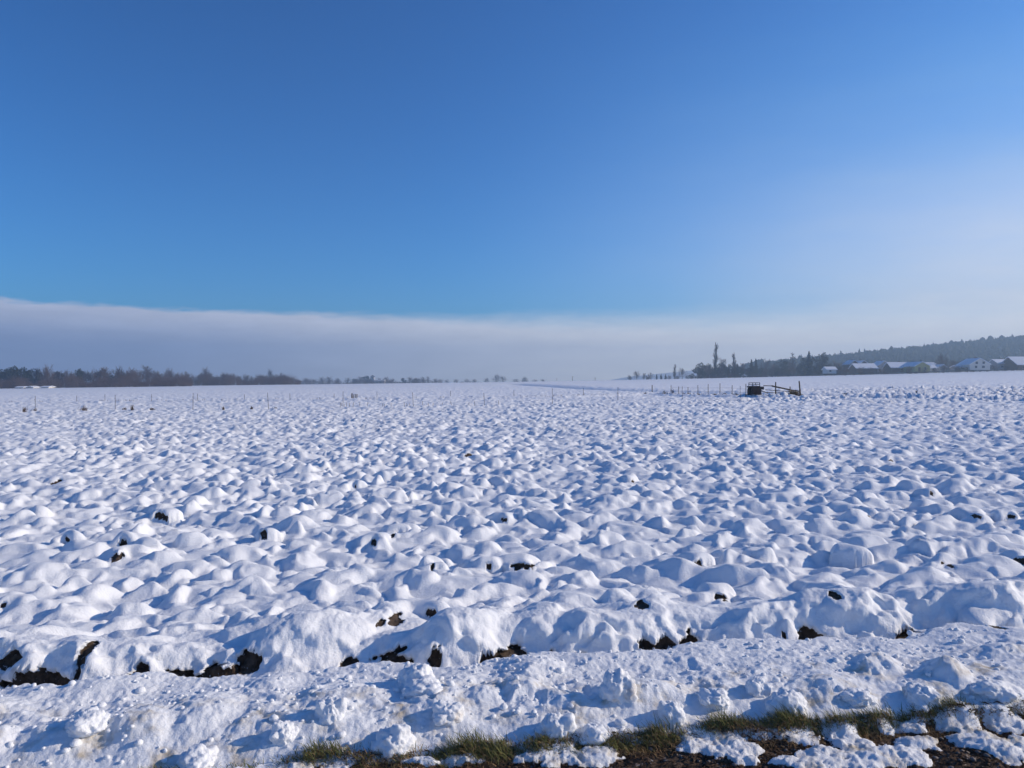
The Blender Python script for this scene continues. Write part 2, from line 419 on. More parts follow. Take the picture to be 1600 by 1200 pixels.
def dirty_snow():
    m = snow_mat('dirty_snow', False); nb = NB(m.node_tree)
    p = [n for n in m.node_tree.nodes if n.type == 'BSDF_PRINCIPLED'][0]
    t = nb.n('ShaderNodeTexCoord'); src = p.inputs['Base Color'].links[0].from_socket
    f = nb.ss(nb.noise(t.outputs['Object'], 7, 4, .65), .52, .70)
    nb.set(p.inputs['Base Color'], nb.mix(nb.m('MULTIPLY', f, .65), src, (.42, .33, .24)))
    return m
M_DIRTY = dirty_snow()
M_BARK = mat('bark', (.075, .06, .052)); M_TWIG = mat('twig', (.105, .075, .066)); M_RTWIG = mat('red_twig', (.095, .070, .066))
M_NEEDLE = mat('needles', (.022, .036, .024), var=.5, scale=1.5); M_NEEDLE2 = mat('dark_foliage', (.03, .042, .03), var=.5, scale=1.5)
M_FOREST = mat('forest_foliage', (.035, .045, .035), var=.45, scale=.05)
M_WOOD = mat('weathered_wood', (.10, .075, .055), scale=20); M_DARKMETAL = mat('dark_metal', (.035, .033, .036), rough=.55, scale=12, spec=.4)
M_DARKCLOTH = mat('dark_mesh', (.065, .055, .056), scale=9); M_RUBBER = mat('rubber', (.02, .02, .02)); M_WIRE = mat('wire', (.12, .12, .12), rough=.4)
M_RUST = mat('rusty_steel', (.11, .06, .04), scale=12)
M_STRAW = mat('dry_stalk', (.26, .19, .10), scale=8); M_WEED = mat('brown_weed', (.09, .06, .04), scale=8)
M_GREEN = mat('green_grass', (.15, .155, .055), var=.5, scale=14); M_BROWN = mat('dry_grass', (.30, .20, .10), var=.5, scale=14)
M_LITTER = mat('litter', (.085, .05, .032), var=.6, scale=25)
M_WALLW = mat('white_render', (.62, .60, .56), var=.06); M_WALLG = mat('olive_render', (.40, .38, .16), var=.08); M_WALLB = mat('brown_boards', (.13, .09, .07)); M_WALLGR = mat('grey_render', (.33, .32, .33), var=.08)
M_ROOFS = mat('roof_snow', (.78, .81, .86), var=.05, scale=1.5); M_ROOFD = mat('dark_tiles', (.09, .06, .055)); M_GLASS = mat('window_glass', (.03, .035, .045), rough=.1, spec=.5, var=.1); M_FRAME = mat('window_frame', (.5, .5, .48), var=.05)
M_ASPH = mat('wet_asphalt', (.05, .05, .052), rough=.6, bump=.004, bscale=90)
M_STONE = mat('verge_stone', (.20, .17, .15), scale=30)
M_MAST = mat('mast_paint', (.6, .62, .65), var=.05)

ground = build_ground()
# land behind and to the sides of the viewer, below the detailed sheet
def annulus():
    V = []; F = []; R = [0.5, 60, 400, 1900]; N = 48
    for r in R:
        for i in range(N):
            a = 2*math.pi*i/N; x, y = r*math.sin(a), r*math.cos(a)
            yy = abs(y) if False else y
            z = -.35 if (yy <= 0 or r < 100) else -.35-.004*r
            V.append((x, yy, z))
    for j in range(len(R)-1):
        for i in range(N): k2 = (i+1) % N; F.append((j*N+i, j*N+k2, (j+1)*N+k2, (j+1)*N+i))
    F.append(tuple(range(N)))
    return pymesh('snow_plain', V, F, M_LUMP)
tag(link('snow_plain', annulus()), kind='structure')
def road():
    V = []; F = []; n = 60
    for i in range(n+1):
        u = -60+2*i
        for w in (-4.5, -4.4, -1, 1.0, 1.85, 1.95):
            V.append((u, w+.13*u, -.05 if w in (-4.5, 1.95) else -.018))
    for i in range(n):
        for j in range(5): a = i*6+j; F.append((a, a+6, a+7, a+1))
    return pymesh('road', V, F, M_ASPH)
rd = tag(link('road', road()), kind='structure')
rd.location.z = -.02

# ------------------------------------------------------------------ snow lumps on the bank
from mathutils import noise as mn
def ico(sub):
    import bmesh
    bm = bmesh.new(); bmesh.ops.create_icosphere(bm, subdivisions=sub, radius=1)
    V = np.array([v.co[:] for v in bm.verts]); F = np.array([[v.index for v in f.verts] for f in bm.faces]); bm.free(); return V, F
ICO5, ICO2, ICO1 = ico(5), ico(2), ico(1)
def lump_mesh(name, r, seed, mat_, hf=1.0):
    """cauliflower lump: a union of several swellings with crumbly relief"""
    rg = random.Random(seed); V, F = ICO5
    cs_ = [(0, 0, 0, 1.0)]
    for i in range(7):
        a = rg.uniform(0, 6.28); e = rg.uniform(-.4, 1.2); d = rg.uniform(.45, .8)
        cs_.append((d*math.cos(a)*math.cos(e), d*math.sin(a)*math.cos(e), d*math.sin(e)*1.0, rg.uniform(.35, .6)))
    out = np.zeros_like(V)
    rad = np.zeros(len(V))
    for (cx, cy, cz, cr) in cs_:
        c = np.array((cx, cy, cz)); bq = V@c; disc = bq*bq-(c@c-cr*cr*.72)
        t = np.where(disc > 0, bq+np.sqrt(np.maximum(disc, 0)), 0); rad = np.maximum(rad, t)
    so_ = rg.uniform(0, 50)
    dn = np.array([mn.turbulence((v[0]*2.6+so_, v[1]*2.6, v[2]*2.6), 4, False) for v in V])
    fn = np.array([mn.noise((v[0]*9+so_, v[1]*9, v[2]*9)) for v in V])
    rad = rad*(1+.20*(.45-dn))+.02*fn
    P = V*rad[:, None]*np.array(r)
    return npmesh(name, P, F, mat_, True)
def bank_top(x, y):
    return float(ground_height(np.array([x]), np.array([y]))[0][0])
LUMPS = [  # px, py(base), width px, height px, dirty, label
    (652, 1078, 76, 78, 0, 'tall upright snow lump standing alone in front of the dark furrow'),
    (660, 1094, 80, 40, 0, 'broad crumbly snow chunk at the foot of the tall upright lump'),
    (1450, 1102, 70, 58, 1, 'rounded snow lump with beige underside above the grass on the right'),
    (1236, 1112, 76, 70, 0, 'steep-sided snow chunk with a small dark hollow above the green grass tuft'),
    (1186, 1092, 46, 48, 0, 'smooth ball of snow left of the steep-sided chunk on the bank'),
    (1052, 1122, 56, 60, 1, 'knobbly snow lump with a rounded head right of the dirty hollow'),
    (966, 1104, 66, 70, 1, 'pointed snow lump with brown dirt on its right side'),
    (868, 1140, 62, 66, 0, 'roundish bulging snow lump just above the verge grass in the middle'),
    (930, 1142, 54, 40, 0, 'jagged low snow chunk between the bulging lump and the pointed one'),
    (512, 1132, 56, 66, 1, 'crumbly snow lump stained brown at its base on the left bank'),
    (612, 1158, 88, 74, 0, 'large cauliflower-like snow heap at the lower edge of the bank'),
    (700, 1128, 60, 44, 1, 'low snow lump with beige hollow beside the cauliflower-like heap'),
    (300, 1176, 84, 54, 1, 'dirty beige snow heap near the lower left corner'),
    (130, 1150, 90, 50, 0, 'flat wide snow heap on the far left of the bank'),
    (440, 1150, 50, 40, 0, 'small snow chunk left of the stained crumbly lump'),
    (1120, 1106, 60, 34, 0, 'low rough snow chunk between two blue shadows on the bank'),
    (1345, 1100, 60, 28, 0, 'flattened snow chunk in the shaded hollow right of the steep-sided chunk'),
    (1560, 1096, 64, 34, 0, 'low snow mound at the right end of the bank'),
]
for i, (px, py, wp, hp, dirty, lab) in enumerate(LUMPS):
    D = (EYE-.09)*1200/(py-600); x = (px-800)/1200*D
    sc_l = .72 if wp > 80 else .86
    rx = wp/1200*D*.5*sc_l; rz = hp/1200*D*.55*sc_l; ry = rx*.95
    me = lump_mesh('snow_lump', (rx, ry, rz), 40+i, M_DIRTY if dirty else M_LUMP)
    z = bank_top(x, D+ry*.6)
    tag(link('snow_lump', me, None, (x, D+ry*.6, z-rz*.08), rnd.uniform(0, 6)), lab, 'snow lump', 'snow lumps on the roadside bank')

def scatter_icos(name, n, fpos, size, base, mat_, flat=.8, seed=1):
    rg = random.Random(seed); V0, F0 = base; VV = []; FF = []
    for i in range(n):
        p = fpos(rg)
        if p is None: continue
        s = rg.uniform(*size)*(1 if rg.random() < .8 else 1.7)
        jit = 1+.28*np.array([mn.noise((v[0]*1.7+i*3.1, v[1]*1.7, v[2]*1.7)) for v in V0])
        a = rg.uniform(0, 6.28); ca, sa = math.cos(a), math.sin(a)
        P = V0*jit[:, None]*np.array((s*rg.uniform(.8, 1.4), s, s*flat))
        P = np.stack([P[:, 0]*ca-P[:, 1]*sa, P[:, 0]*sa+P[:, 1]*ca, P[:, 2]], 1)+np.array((p[0], p[1], p[2]+s*.25))
        FF.append(F0+len(VV)*len(V0)); VV.append(P)
    return npmesh(name, np.concatenate(VV), np.concatenate(FF), mat_, True)
# sample positions once
def sample_bank(n, w0, w1, seed, xr=(-3.4, 3.6)):
    rg = np.random.default_rng(seed); x = rg.uniform(*xr, n); w = rg.uniform(w0, w1, n); y = w+.13*x
    z = ground_height(x, y)[0]; return np.stack([x, y, z], 1)
cr = sample_bank(700, 3.36, 4.25, 5)
it = iter(cr.tolist())
tag(link('snow_crumbs', scatter_icos('snow_crumbs', 700, lambda rg: next(it), (.003, .013), ICO2, M_LUMP, .8, 3)), 'loose crumbs of snow strewn over the bank', 'snow crumbs', kind='stuff')
sb = sample_bank(420, 2.9, 3.3, 6, (-.6, 3.4)); it2 = iter(sb.tolist())
tag(link('gravel', scatter_icos('gravel', 420, lambda rg: next(it2), (.004, .011), ICO1, M_STONE, .6, 4)), 'small stones lying in the brown verge', 'gravel', kind='stuff')

# ------------------------------------------------------------------ verge grass and litter
def gh(x, y): return float(ground_height(np.array([x]), np.array([y]))[0][0])
def blades(name, pts, mat_, seed, hr, wr, lean, curl=1.0):
    rg = random.Random(seed); V = []; F = []
    for (x, y, z, hs) in pts:
        h = rg.uniform(*hr)*hs; wd = rg.uniform(*wr); a = rg.gauss(lean[0], lean[1]); l = rg.uniform(.5, 1.5)*curl
        dx_, dy_ = math.cos(a), math.sin(a); fx = rg.uniform(0, 6.28); sx, sy = math.cos(fx)*wd, math.sin(fx)*wd
        i0 = len(V); t = 0; cx, cy, cz = x, y, z-.006; ang = rg.uniform(.05, .4)
        for k_ in range(4):
            ww = (1, .9, .65, .12)[k_]
            V.append((cx-sx*ww, cy-sy*ww, cz)); V.append((cx+sx*ww, cy+sy*ww, cz))
            cx += dx_*math.sin(ang)*h/3; cy += dy_*math.sin(ang)*h/3; cz += max(math.cos(ang), -.15)*h/3; ang += l*.55
        for k_ in range(3): j = i0+2*k_; F.append((j, j+1, j+3, j+2))
    return pymesh(name, V, F, mat_)
TUFTS = [(455, 1196, .6, .05), (505, 1186, .95, .07), (560, 1192, .5, .10), (640, 1186, .5, .1), (735, 1176, 1.25, .085), (775, 1178, 1.0, .09), (700, 1186, .6, .08), (840, 1174, .8, .12), (900, 1170, .75, .10),
         (960, 1166, .8, .09), (1035, 1156, 1.15, .07), (1130, 1144, 1.0, .08), (1180, 1142, .5, .08), (1228, 1142, 1.2, .07), (1300, 1140, .8, .1), (1375, 1134, .9, .12), (1440, 1127, .9, .08), (1475, 1124, 1.25, .07), (1530, 1122, .8, .12), (1590, 1117, .8, .1), (1650, 1112, .9, .12),
         (390, 1200, .5, .08), (250, 1206, .5, .15)]
rg = random.Random(12); gp = []; bp_ = []; lp = []
for (px, py, hs, sp) in TUFTS:
    D = EYE*1200/(py-600); x0 = (px-800)/1200*D
    n = int(820*hs*sp/.08)
    for i in range(n):
        dxx = rg.gauss(0, sp); dyy = rg.gauss(0, .020)
        fall = math.exp(-(dxx/sp)**2*.5)
        p = (x0+dxx, D-.065+dyy+.13*dxx, 0.0, hs*(.45+.6*fall))
        (gp if rg.random() < .45 else bp_).append(p)
for i in range(15000):     # continuous dry mat along the verge
    x = rg.uniform(-1.0, 3.5); w = 3.265+rg.gauss(0, .034)
    if math.sin(x*7.3)+math.sin(x*3.1+1) < -1.5: continue
    bp_.append((x, w+.13*x, 0, rg.uniform(.35, .85)))
def settle(P):
    a = np.array(P); z = ground_height(a[:, 0], a[:, 1])[0]; a[:, 2] = np.clip(z, -.02, .06); return a.tolist()
gp, bp_ = settle(gp), settle(bp_)
tag(link('green_grass', blades('green_grass', gp, M_GREEN, 1, (.045, .10), (.0010, .0021), (2.7, .9))), 'green grass tufts leaning out of the roadside verge', 'grass', kind='stuff')
tag(link('dry_grass', blades('dry_grass', bp_, M_BROWN, 2, (.035, .075), (.0009, .0018), (2.8, 1.5), 1.5)), 'brown dry grass matted along the foot of the snow bank', 'grass', kind='stuff')
lx = sample_bank(9000, 2.85, 3.33, 9, (-.9, 3.5))
lp = [(p[0], p[1], max(p[2], -.01)+.004, 1) for p in lx.tolist()]
def litter(pts, seed):
    rg = random.Random(seed); V = []; F = []
    for (x, y, z, _) in pts:
        a = rg.uniform(0, 6.28); L = rg.uniform(.006, .028); wd = rg.uniform(.0007, .002); t = rg.uniform(-.3, .5)
        dx_, dy_ = math.cos(a)*L, math.sin(a)*L; i = len(V)
        V += [(x-dx_-dy_*wd/L, y-dy_+dx_*wd/L, z), (x-dx_+dy_*wd/L, y-dy_-dx_*wd/L, z), (x+dx_, y+dy_, z+L*t+.003), (x, y, z+.004+wd*2)]
        F += [(i, i+1, i+2), (i, i+3, i+2), (i, i+1, i+3)]
    return pymesh('leaf_litter', V, F, M_LITTER)
tag(link('leaf_litter', litter(lp, 3)), 'brown twiggy litter covering the verge', 'litter', kind='stuff')

# ------------------------------------------------------------------ trees
def tube(V, F, p0, p1, r0, r1, n=3):
    p0 = Vector(p0); p1 = Vector(p1); d = (p1-p0)
    if d.length < 1e-5: return
    d.normalize(); a = d.orthogonal().normalized(); c = d.cross(a); i = len(V)
    for (p, r) in ((p0, r0), (p1, r1)):
        for k_ in range(n):
            t = 6.28318*k_/n; q = p+a*(math.cos(t)*r)+c*(math.sin(t)*r); V.append(q[:])
    for k_ in range(n): k2 = (k_+1) % n; F.append((i+k_, i+k2, i+n+k2, i+n+k_))
def bare_tree(kind, seed):
    """unit-height leafless tree: (trunk verts, faces, crown verts, faces)"""
    rg = random.Random(seed); TV, TF, CV, CF = [], [], [], []
    narrow = kind == 'poplar'; weep = kind == 'birch'; bush = kind == 'bush'
    h = 1.0; ntr = rg.choice((3, 4, 5)) if bush else 1
    for s_ in range(ntr):
        ang = rg.uniform(0, 6.28); off = .05 if bush else 0
        pts = [Vector((off*math.cos(ang), off*math.sin(ang), 0))]; dirv = Vector((math.cos(ang)*(.35 if bush else .03), math.sin(ang)*(.35 if bush else .03), 1)).normalized()
        nseg = 7; topf = .97 if narrow or weep else .75
        for k_ in range(nseg):
            dirv = (dirv+Vector((rg.gauss(0, .03), rg.gauss(0, .03), .25))).normalized(); pts.append(pts[-1]+dirv*h*topf/nseg)
        r0 = .020 if not bush else .010
        for k_ in range(nseg):
            tube(TV, TF, pts[k_], pts[k_+1], r0*(1-k_/nseg*.8), r0*(1-(k_+1)/nseg*.8), 5)
        nb_ = {'poplar': 34, 'birch': 24, 'bush': 7, 'round': 17, 'tall': 20}[kind]
        lo = {'poplar': .12, 'birch': .22, 'bush': .05, 'round': .25, 'tall': .22}[kind]
        for j in range(nb_):
            t = lo+(1-lo)*((j+rg.random())/nb_); f = t*nseg; k_ = min(int(f), nseg-1); p = pts[k_].lerp(pts[k_+1], f-k_)
            az = j*2.39996+rg.uniform(-.3, .3)+s_; up = {'poplar': 1.15, 'birch': .7, 'bush': .8, 'round': .25+.8*t, 'tall': .7}[kind]
            L = {'poplar': .20*(1-t*.5), 'birch': .25*(1.05-t*.85), 'bush': .42*(1-t*.3), 'round': .44*(1.05-.55*t), 'tall': .30*(1.1-.6*t)}[kind]*rg.uniform(.75, 1.15)
            dr = Vector((math.cos(az)*math.cos(up), math.sin(az)*math.cos(up), math.sin(up)))
            def grow(p, dr, L, r, lev):
                q = p; n = 3; d = dr.copy()
                for s2 in range(n):
                    d = (d+Vector((rg.gauss(0, .13), rg.gauss(0, .13), rg.gauss(.10 if not weep else (-.05 if lev == 0 else -.3), .1)))).normalized()
                    q2 = q+d*L/n; tube(CV, CF, q, q2, r*(1-.25*s2), r*(1-.25*(s2+1)), 3)
                    if lev < 2:
                        kk = (3 if lev == 0 else 2)
                        for _ in range(kk):
                            sd = Vector((rg.gauss(0, 1), rg.gauss(0, 1), rg.gauss(.3, .7))).normalized()
                            nd = (d*(1.0 if not narrow else 1.7)+sd*.85).normalized()
                            grow(q.lerp(q2, rg.random()), nd, L*rg.uniform(.42, .6), max(r*.55, .0024), lev+1)
                    q = q2
            grow(p, dr, L, .0065 if not bush else .0045, 0)
    return TV, TF, CV, CF
def conifer(seed, fat=.2, ragged=.25):
    rg = random.Random(seed); TV, TF, CV, CF = [], [], [], []
    tube(TV, TF, (0, 0, 0), (0, 0, .5), .018, .010, 5); tube(TV, TF, (0, 0, .5), (0, 0, 1.0), .010, .001, 5)
    nw = 17
    for wv in range(nw):
        t = .08+.9*wv/nw; R = fat*(1-t)**.8*rg.uniform(1-ragged, 1+ragged*.6)+.008
        for j in range(9):
            a = rg.uniform(0, 6.28); r = R*rg.uniform(.65, 1.15); dz_ = -.25*r; z = t+rg.uniform(-.02, .02)
            c, s_ = math.cos(a), math.sin(a); wd = r*.33+.006
            i = len(CV)
            CV += [(0, 0, z+.02), (c*r*.6-s_*wd, s_*r*.6+c*wd, z+dz_*.5-.02), (c*r, s_*r, z+dz_), (c*r*.6+s_*wd, s_*r*.6-c*wd, z+dz_*.5-.02), (c*r*.5, s_*r*.5, z-.055-.1*r)]
            CF += [(i, i+1, i+2), (i, i+2, i+3), (i+1, i+4, i+2), (i, i+4, i+3)]
    return TV, TF, CV, CF
def evergreen(seed, wid=.42, n=1300, zlo=.07):
    rg = random.Random(seed); TV, TF, CV, CF = [], [], [], []
    tube(TV, TF, (0, 0, 0), (0, 0, .6), .022, .010, 5)
    cl = []
    for i in range(13):
        a = rg.uniform(0, 6.28); z = zlo+.74*(i+rg.random()*.6)/13; rr = wid*math.sqrt(max(.05, 1-((z-.42)/.58)**2))*rg.uniform(.35, .85)
        cl.append((rr*math.cos(a), rr*math.sin(a), z, rg.uniform(.10, .19)))
    cl.append((0, 0, .84, .15))
    for i in range(n):
        cx, cy, cz, cr_ = rg.choice(cl); d = Vector((rg.gauss(0, 1), rg.gauss(0, 1), rg.gauss(0, 1))).normalized()*cr_*rg.uniform(.5, 1.05)
        p = Vector((cx, cy, cz))+d; s_ = rg.uniform(.012, .03); a = Vector((rg.gauss(0, 1), rg.gauss(0, 1), rg.gauss(0, .5))).normalized(); b_ = a.orthogonal()*s_; a = a*s_
        i0 = len(CV); CV += [(p+a)[:], (p+b_)[:], (p-a)[:], (p-b_)[:]]; CF.append((i0, i0+1, i0+2, i0+3))
    return TV, TF, CV, CF
PROTO = {}
def proto(kind, gen, variants, crownmat):
    PROTO[kind] = []
    for s_ in variants:
        TV, TF, CV, CF = gen(s_)
        PROTO[kind].append((pymesh('trunk', TV, TF, M_BARK), pymesh('crown', CV, CF, crownmat)))
proto('round', lambda s_: bare_tree('round', s_), (1, 2, 3), M_TWIG)
proto('tall', lambda s_: bare_tree('tall', s_), (4, 5, 6), M_TWIG)
proto('poplar', lambda s_: bare_tree('poplar', s_), (7, 8), M_TWIG)
proto('birch', lambda s_: bare_tree('birch', s_), (9,), M_TWIG)
proto('bush', lambda s_: bare_tree('bush', s_), (10, 11, 12), M_RTWIG)
proto('conifer', lambda s_: conifer(s_), (13, 14, 15), M_NEEDLE)
proto('evergreen', lambda s_: evergreen(s_), (16, 17, 18), M_NEEDLE2)
def tree(name, kind, px, ytop, D, label, cat='tree', group=None, wid=1.0, ybase=None, sink=0.0):
    """tree at a real distance D, its top reaching the height seen in the photograph"""
    x = (px-800)/1200*D; z = gz(x, D)-sink; ztop = EYE+(600-ytop)/1200*D; h = max(1.5, ztop-z)
    v = rnd.randrange(len(PROTO[kind])); tm, cm = PROTO[kind][v]
    r = empty(name, (x, D, z-.05), rnd.uniform(0, 6.28), (h*wid, h*wid, h))
    tag(r, label, cat, group)
    st = link('stems' if kind == 'bush' else 'trunk', tm, r); link('crown', cm, r)
    if kind == 'bush': st['kind'] = 'stuff'
    return r

# ---- left tree line, the tops one can tell apart
LT = [  # kind, px, ytop, width factor, label
    ('evergreen', 23, 571, 1.0, 'broad dark evergreen near the left end of the tree line'),
    ('conifer', 38, 571.5, 1.1, 'dark pointed conifer right of the broad evergreen in the left tree line'),
    ('evergreen', 60, 576, .8, 'dark round evergreen standing alone before the pale bare tree on the left'),
    ('round', 75, 569, 1.0, 'pale airy bare tree behind the dark evergreens on the left'),
    ('evergreen', 124, 574.5, .7, 'single dark narrow evergreen amid the bare trees on the left'),
    ('tall', 161, 568.5, 1.1, 'tall wide bare tree, left of the two highest crowns in the left wood'),
    ('round', 187, 572, .9, 'reddish bare tree between the two tallest bare crowns on the left'),
    ('round', 205, 574, 1.0, 'round-topped bare tree left of the tallest crown in the left tree line'),
    ('tall', 231, 566.5, 1.1, 'tallest bare tree of the left tree line, with an open airy crown'),
    ('round', 263, 575, 1.1, 'low domed bare tree just right of the tallest bare tree'),
    ('round', 321, 573.5, .9, 'round bare crown standing up over the middle of the left tree line'),
    ('round', 350, 582, 1.0, 'low dome of a bare tree right of the round bare crown'),
    ('round', 422, 576.5, .8, 'small vase-shaped bare crown sticking up near the right end of the left wood'),
    ('round', 440, 582.5, 1.1, 'bare tree closing the left tree line beside the small vase-shaped one'),
]
for i, (k_, px, yt, wf, lab) in enumerate(LT):
    tree('evergreen_tree' if k_ == 'evergreen' else 'conifer_tree' if k_ == 'conifer' else 'bare_tree', k_, px, yt, 400+(i % 3)*12+max(0, px-200)*.7, lab, wid=wf, group='trees of the left tree line')
SHORT = [(-200, 'left edge of the photo'), (23, 'broad dark evergreen'), (60, 'dark round evergreen'), (124, 'lone narrow evergreen'), (161, 'first tall bare tree'), (231, 'tallest bare tree'), (263, 'low domed tree'), (321, 'round bare crown'), (350, 'low bare dome'), (422, 'vase-shaped tree'), (440, 'last tree'), (900, 'end')]
def between(px):
    for (a, na), (c, nc) in zip(SHORT[:-1], SHORT[1:]):
        if a <= px < c: return 'between %s and %s' % (na, nc) if nc != 'end' else 'at the right end'
nfill = 0
for i in range(92):
    px = -90+i*5.9+rnd.uniform(-3, 3)
    if px > 452: break
    yt = 574.5+11*max(0, min(1, (px-40)/400))+rnd.uniform(-1.5, 4.5)
    if (px < 50 and i % 2) or (px < 200 and i % 6 == 0): tree('evergreen_tree', 'evergreen', px, yt-1, 430+rnd.uniform(-15, 30), 'left-wood evergreen '+between(px), group='evergreens in the body of the left tree line', wid=1.1)
    else: tree('bare_tree', rnd.choice(('round', 'tall', 'round', 'bush')), px, yt, 415+rnd.uniform(0, 45)+max(0, px-200)*.7, 'left-wood bare tree '+between(px), group='bare trees in the body of the left tree line', wid=rnd.uniform(1.0, 1.5))
def thicket(name, spans, D, seed, mats, hpx, n, label, dens=1.0):
    """understorey: many thin stems and twigs, one mass"""
    rg = random.Random(seed); V = []; F = []
    for i in range(n):
        px = rg.uniform(*spans); d = D+rg.uniform(-12, 30); x = (px-800)/1200*d; z = gz(x, d)-.1
        H = hpx/1200*d*rg.uniform(.45, 1.0)*(0.75+.35*math.sin(px*.11+seed)*math.sin(px*.037))
        for j in range(9):
            a = rg.uniform(0, 6.28); le = rg.uniform(.1, .55); r = rg.uniform(.02, .05)
            p = Vector((x, d, z)); q = p+Vector((math.cos(a)*le*H*.5, math.sin(a)*le*H*.5, H*.55)); e = q+Vector((rg.gauss(0, .25)*H, rg.gauss(0, .25)*H, H*rg.uniform(.2, .5)))
            tube(V, F, p, q, r, r*.8); tube(V, F, q, e, r*.8, r*.3)
            for _ in range(2):
                g = q.lerp(e, rg.random()); tube(V, F, g, g+Vector((rg.gauss(0, .2)*H, rg.gauss(0, .2)*H, rg.uniform(.02, .25)*H)), r*.6, r*.2)
    tag(link(name, pymesh(name, V, F, mats)), label, 'shrubs', kind='stuff')
thicket('shrub_thicket', (-60, 300), 385, 5, M_RTWIG, 21, 1100, 'reddish brown scrub along the foot of the left tree line')
thicket('shrub_thicket', (280, 470), 520, 6, M_TWIG, 19, 620, 'grey scrub under the right half of the left tree line')

# white snow-covered sheds at the foot of the left wood
def box(V, F, x0, x1, y0, y1, z0, z1):
    i = len(V); V += [(x0, y0, z0), (x1, y0, z0), (x1, y1, z0), (x0, y1, z0), (x0, y0, z1), (x1, y0, z1), (x1, y1, z1), (x0, y1, z1)]
    F += [(i, i+3, i+2, i+1), (i+4, i+5, i+6, i+7), (i, i+1, i+5, i+4), (i+1, i+2, i+6, i+5), (i+2, i+3, i+7, i+6), (i+3, i, i+4, i+7)]
def boxmesh(name, bs, mat_):
    V, F = [], []
    for q in bs: box(V, F, *q)
    return pymesh(name, V, F, mat_)
def house(name, px0, px1, ytop, yeave, ybase, D, label, wallm=None, roofm=None, ridge='x', depth=9, wins=(), cat='house', rz=0, chim=True, door=None, skew=0):
    """gabled building: ridge 'x' shows the roof slope, ridge 'y' shows the gable"""
    wallm = wallm or M_WALLW; roofm = roofm or M_ROOFS
    xc = (px0+px1)/2; x = (xc-800)/1200*D; L = (px1-px0)/1200*D; z0 = EYE+(600-ybase)/1200*D-.3; he = (ybase-yeave)/1200*D+.3; ht = (ybase-ytop)/1200*D+.3
    r = empty(name, (x, D, z0), rz); tag(r, label, cat, 'buildings of the village')
    w = L*.46; d = depth/2
    V, F = [], []
    if ridge == 'x':
        V = [(-w, -d, 0), (w, -d, 0), (w, d, 0), (-w, d, 0), (-w, -d, he), (w, -d, he), (w, d, he), (-w, d, he), (-w, 0, ht-.1), (w, 0, ht-.1)]
        F = [(0, 1, 5, 4), (1, 2, 6, 9, 5), (2, 3, 7, 6), (3, 0, 4, 8, 7)]
        rf = []; o = .5; t = .28; k_ = (ht-he)/d
        RV = [(-w-o, -d-o, he-o*k_), (w+o, -d-o, he-o*k_), (w+o, 0, ht), (-w-o, 0, ht), (w+o, d+o, he-o*k_), (-w-o, d+o, he-o*k_)]
        top_ = [(a, b_, c+t) for a, b_, c in RV]; RV = RV+top_
        RF = [(0, 3, 2, 1), (3, 5, 4, 2), (6, 7, 8, 9), (9, 8, 10, 11), (0, 1, 7, 6), (4, 5, 11, 10), (1, 2, 8, 7), (2, 4, 10, 8), (3, 0, 6, 9), (5, 3, 9, 11)]
    else:
        V = [(-w, -d, 0), (w, -d, 0), (w, d, 0), (-w, d, 0), (-w, -d, he), (w, -d, he), (w, d, he), (-w, d, he), (0, -d, ht-.1), (0, d, ht-.1)]
        F = [(0, 1, 5, 8, 4), (1, 2, 6, 5), (2, 3, 7, 9, 6), (3, 0, 4, 7)]
        o = .5; t = .28; k_ = (ht-he)/w
        RV = [(-w-o, -d-o, he-o*k_), (0, -d-o, ht), (0, d+o, ht), (-w-o, d+o, he-o*k_), (w+o, -d-o, he-o*k_), (w+o, d+o, he-o*k_)]
        top_ = [(a, b_, c+t) for a, b_, c in RV]; RV = RV+top_
        RF = [(0, 1, 2, 3), (1, 4, 5, 2), (6, 9, 8, 7), (7, 8, 11, 10), (0, 6, 7, 1), (1, 7, 10, 4), (3, 2, 8, 9), (2, 5, 11, 8), (0, 3, 9, 6), (4, 10, 11, 5)]
    link('wall', pymesh('wall', V, F, wallm), r)
    ro = link('roof', pymesh('roof', RV, RF, roofm), r)
    if chim: link('chimney', boxmesh('chimney', [(w*.3-.35, w*.3+.35, .6, 1.3, he, ht+.9)], M_WALLB), ro)
    for (fx, fz, ww, wh) in wins:
        f = link('window', boxmesh('window', [(fx*w-ww/2-.1, fx*w+ww/2+.1, -d-.09, -d-.002, fz*ht-wh/2-.1, fz*ht+wh/2+.1)], M_FRAME), r)
        link('pane', boxmesh('pane', [(fx*w-ww/2, fx*w+ww/2, -d-.12, -d-.091, fz*ht-wh/2, fz*ht+wh/2)], M_GLASS), f)
    if door: link('door', boxmesh('door', [(door*w-.6, door*w+.6, -d-.10, -d-.002, .05, 2.2)], M_WALLB), r)
    return r
house('shed', 30, 42, 604.2, 605.4, 608.5, 368, 'low white snow-roofed shed, leftmost of three at the foot of the left wood', chim=False, cat='shed', wins=((.2, .4, 1, .6),), depth=5)
house('shed', 47, 57, 603.8, 605.2, 608.5, 369, 'low white shed between two others at the foot of the left wood', chim=False, cat='shed', wins=((-.2, .4, 1, .6),), depth=5, ridge='y')
house('shed', 69, 81, 603.8, 605.0, 608.5, 368, 'low white shed, rightmost and longest of three at the foot of the left wood', chim=False, cat='shed', wins=((.1, .4, 1.4, .6),), depth=5)

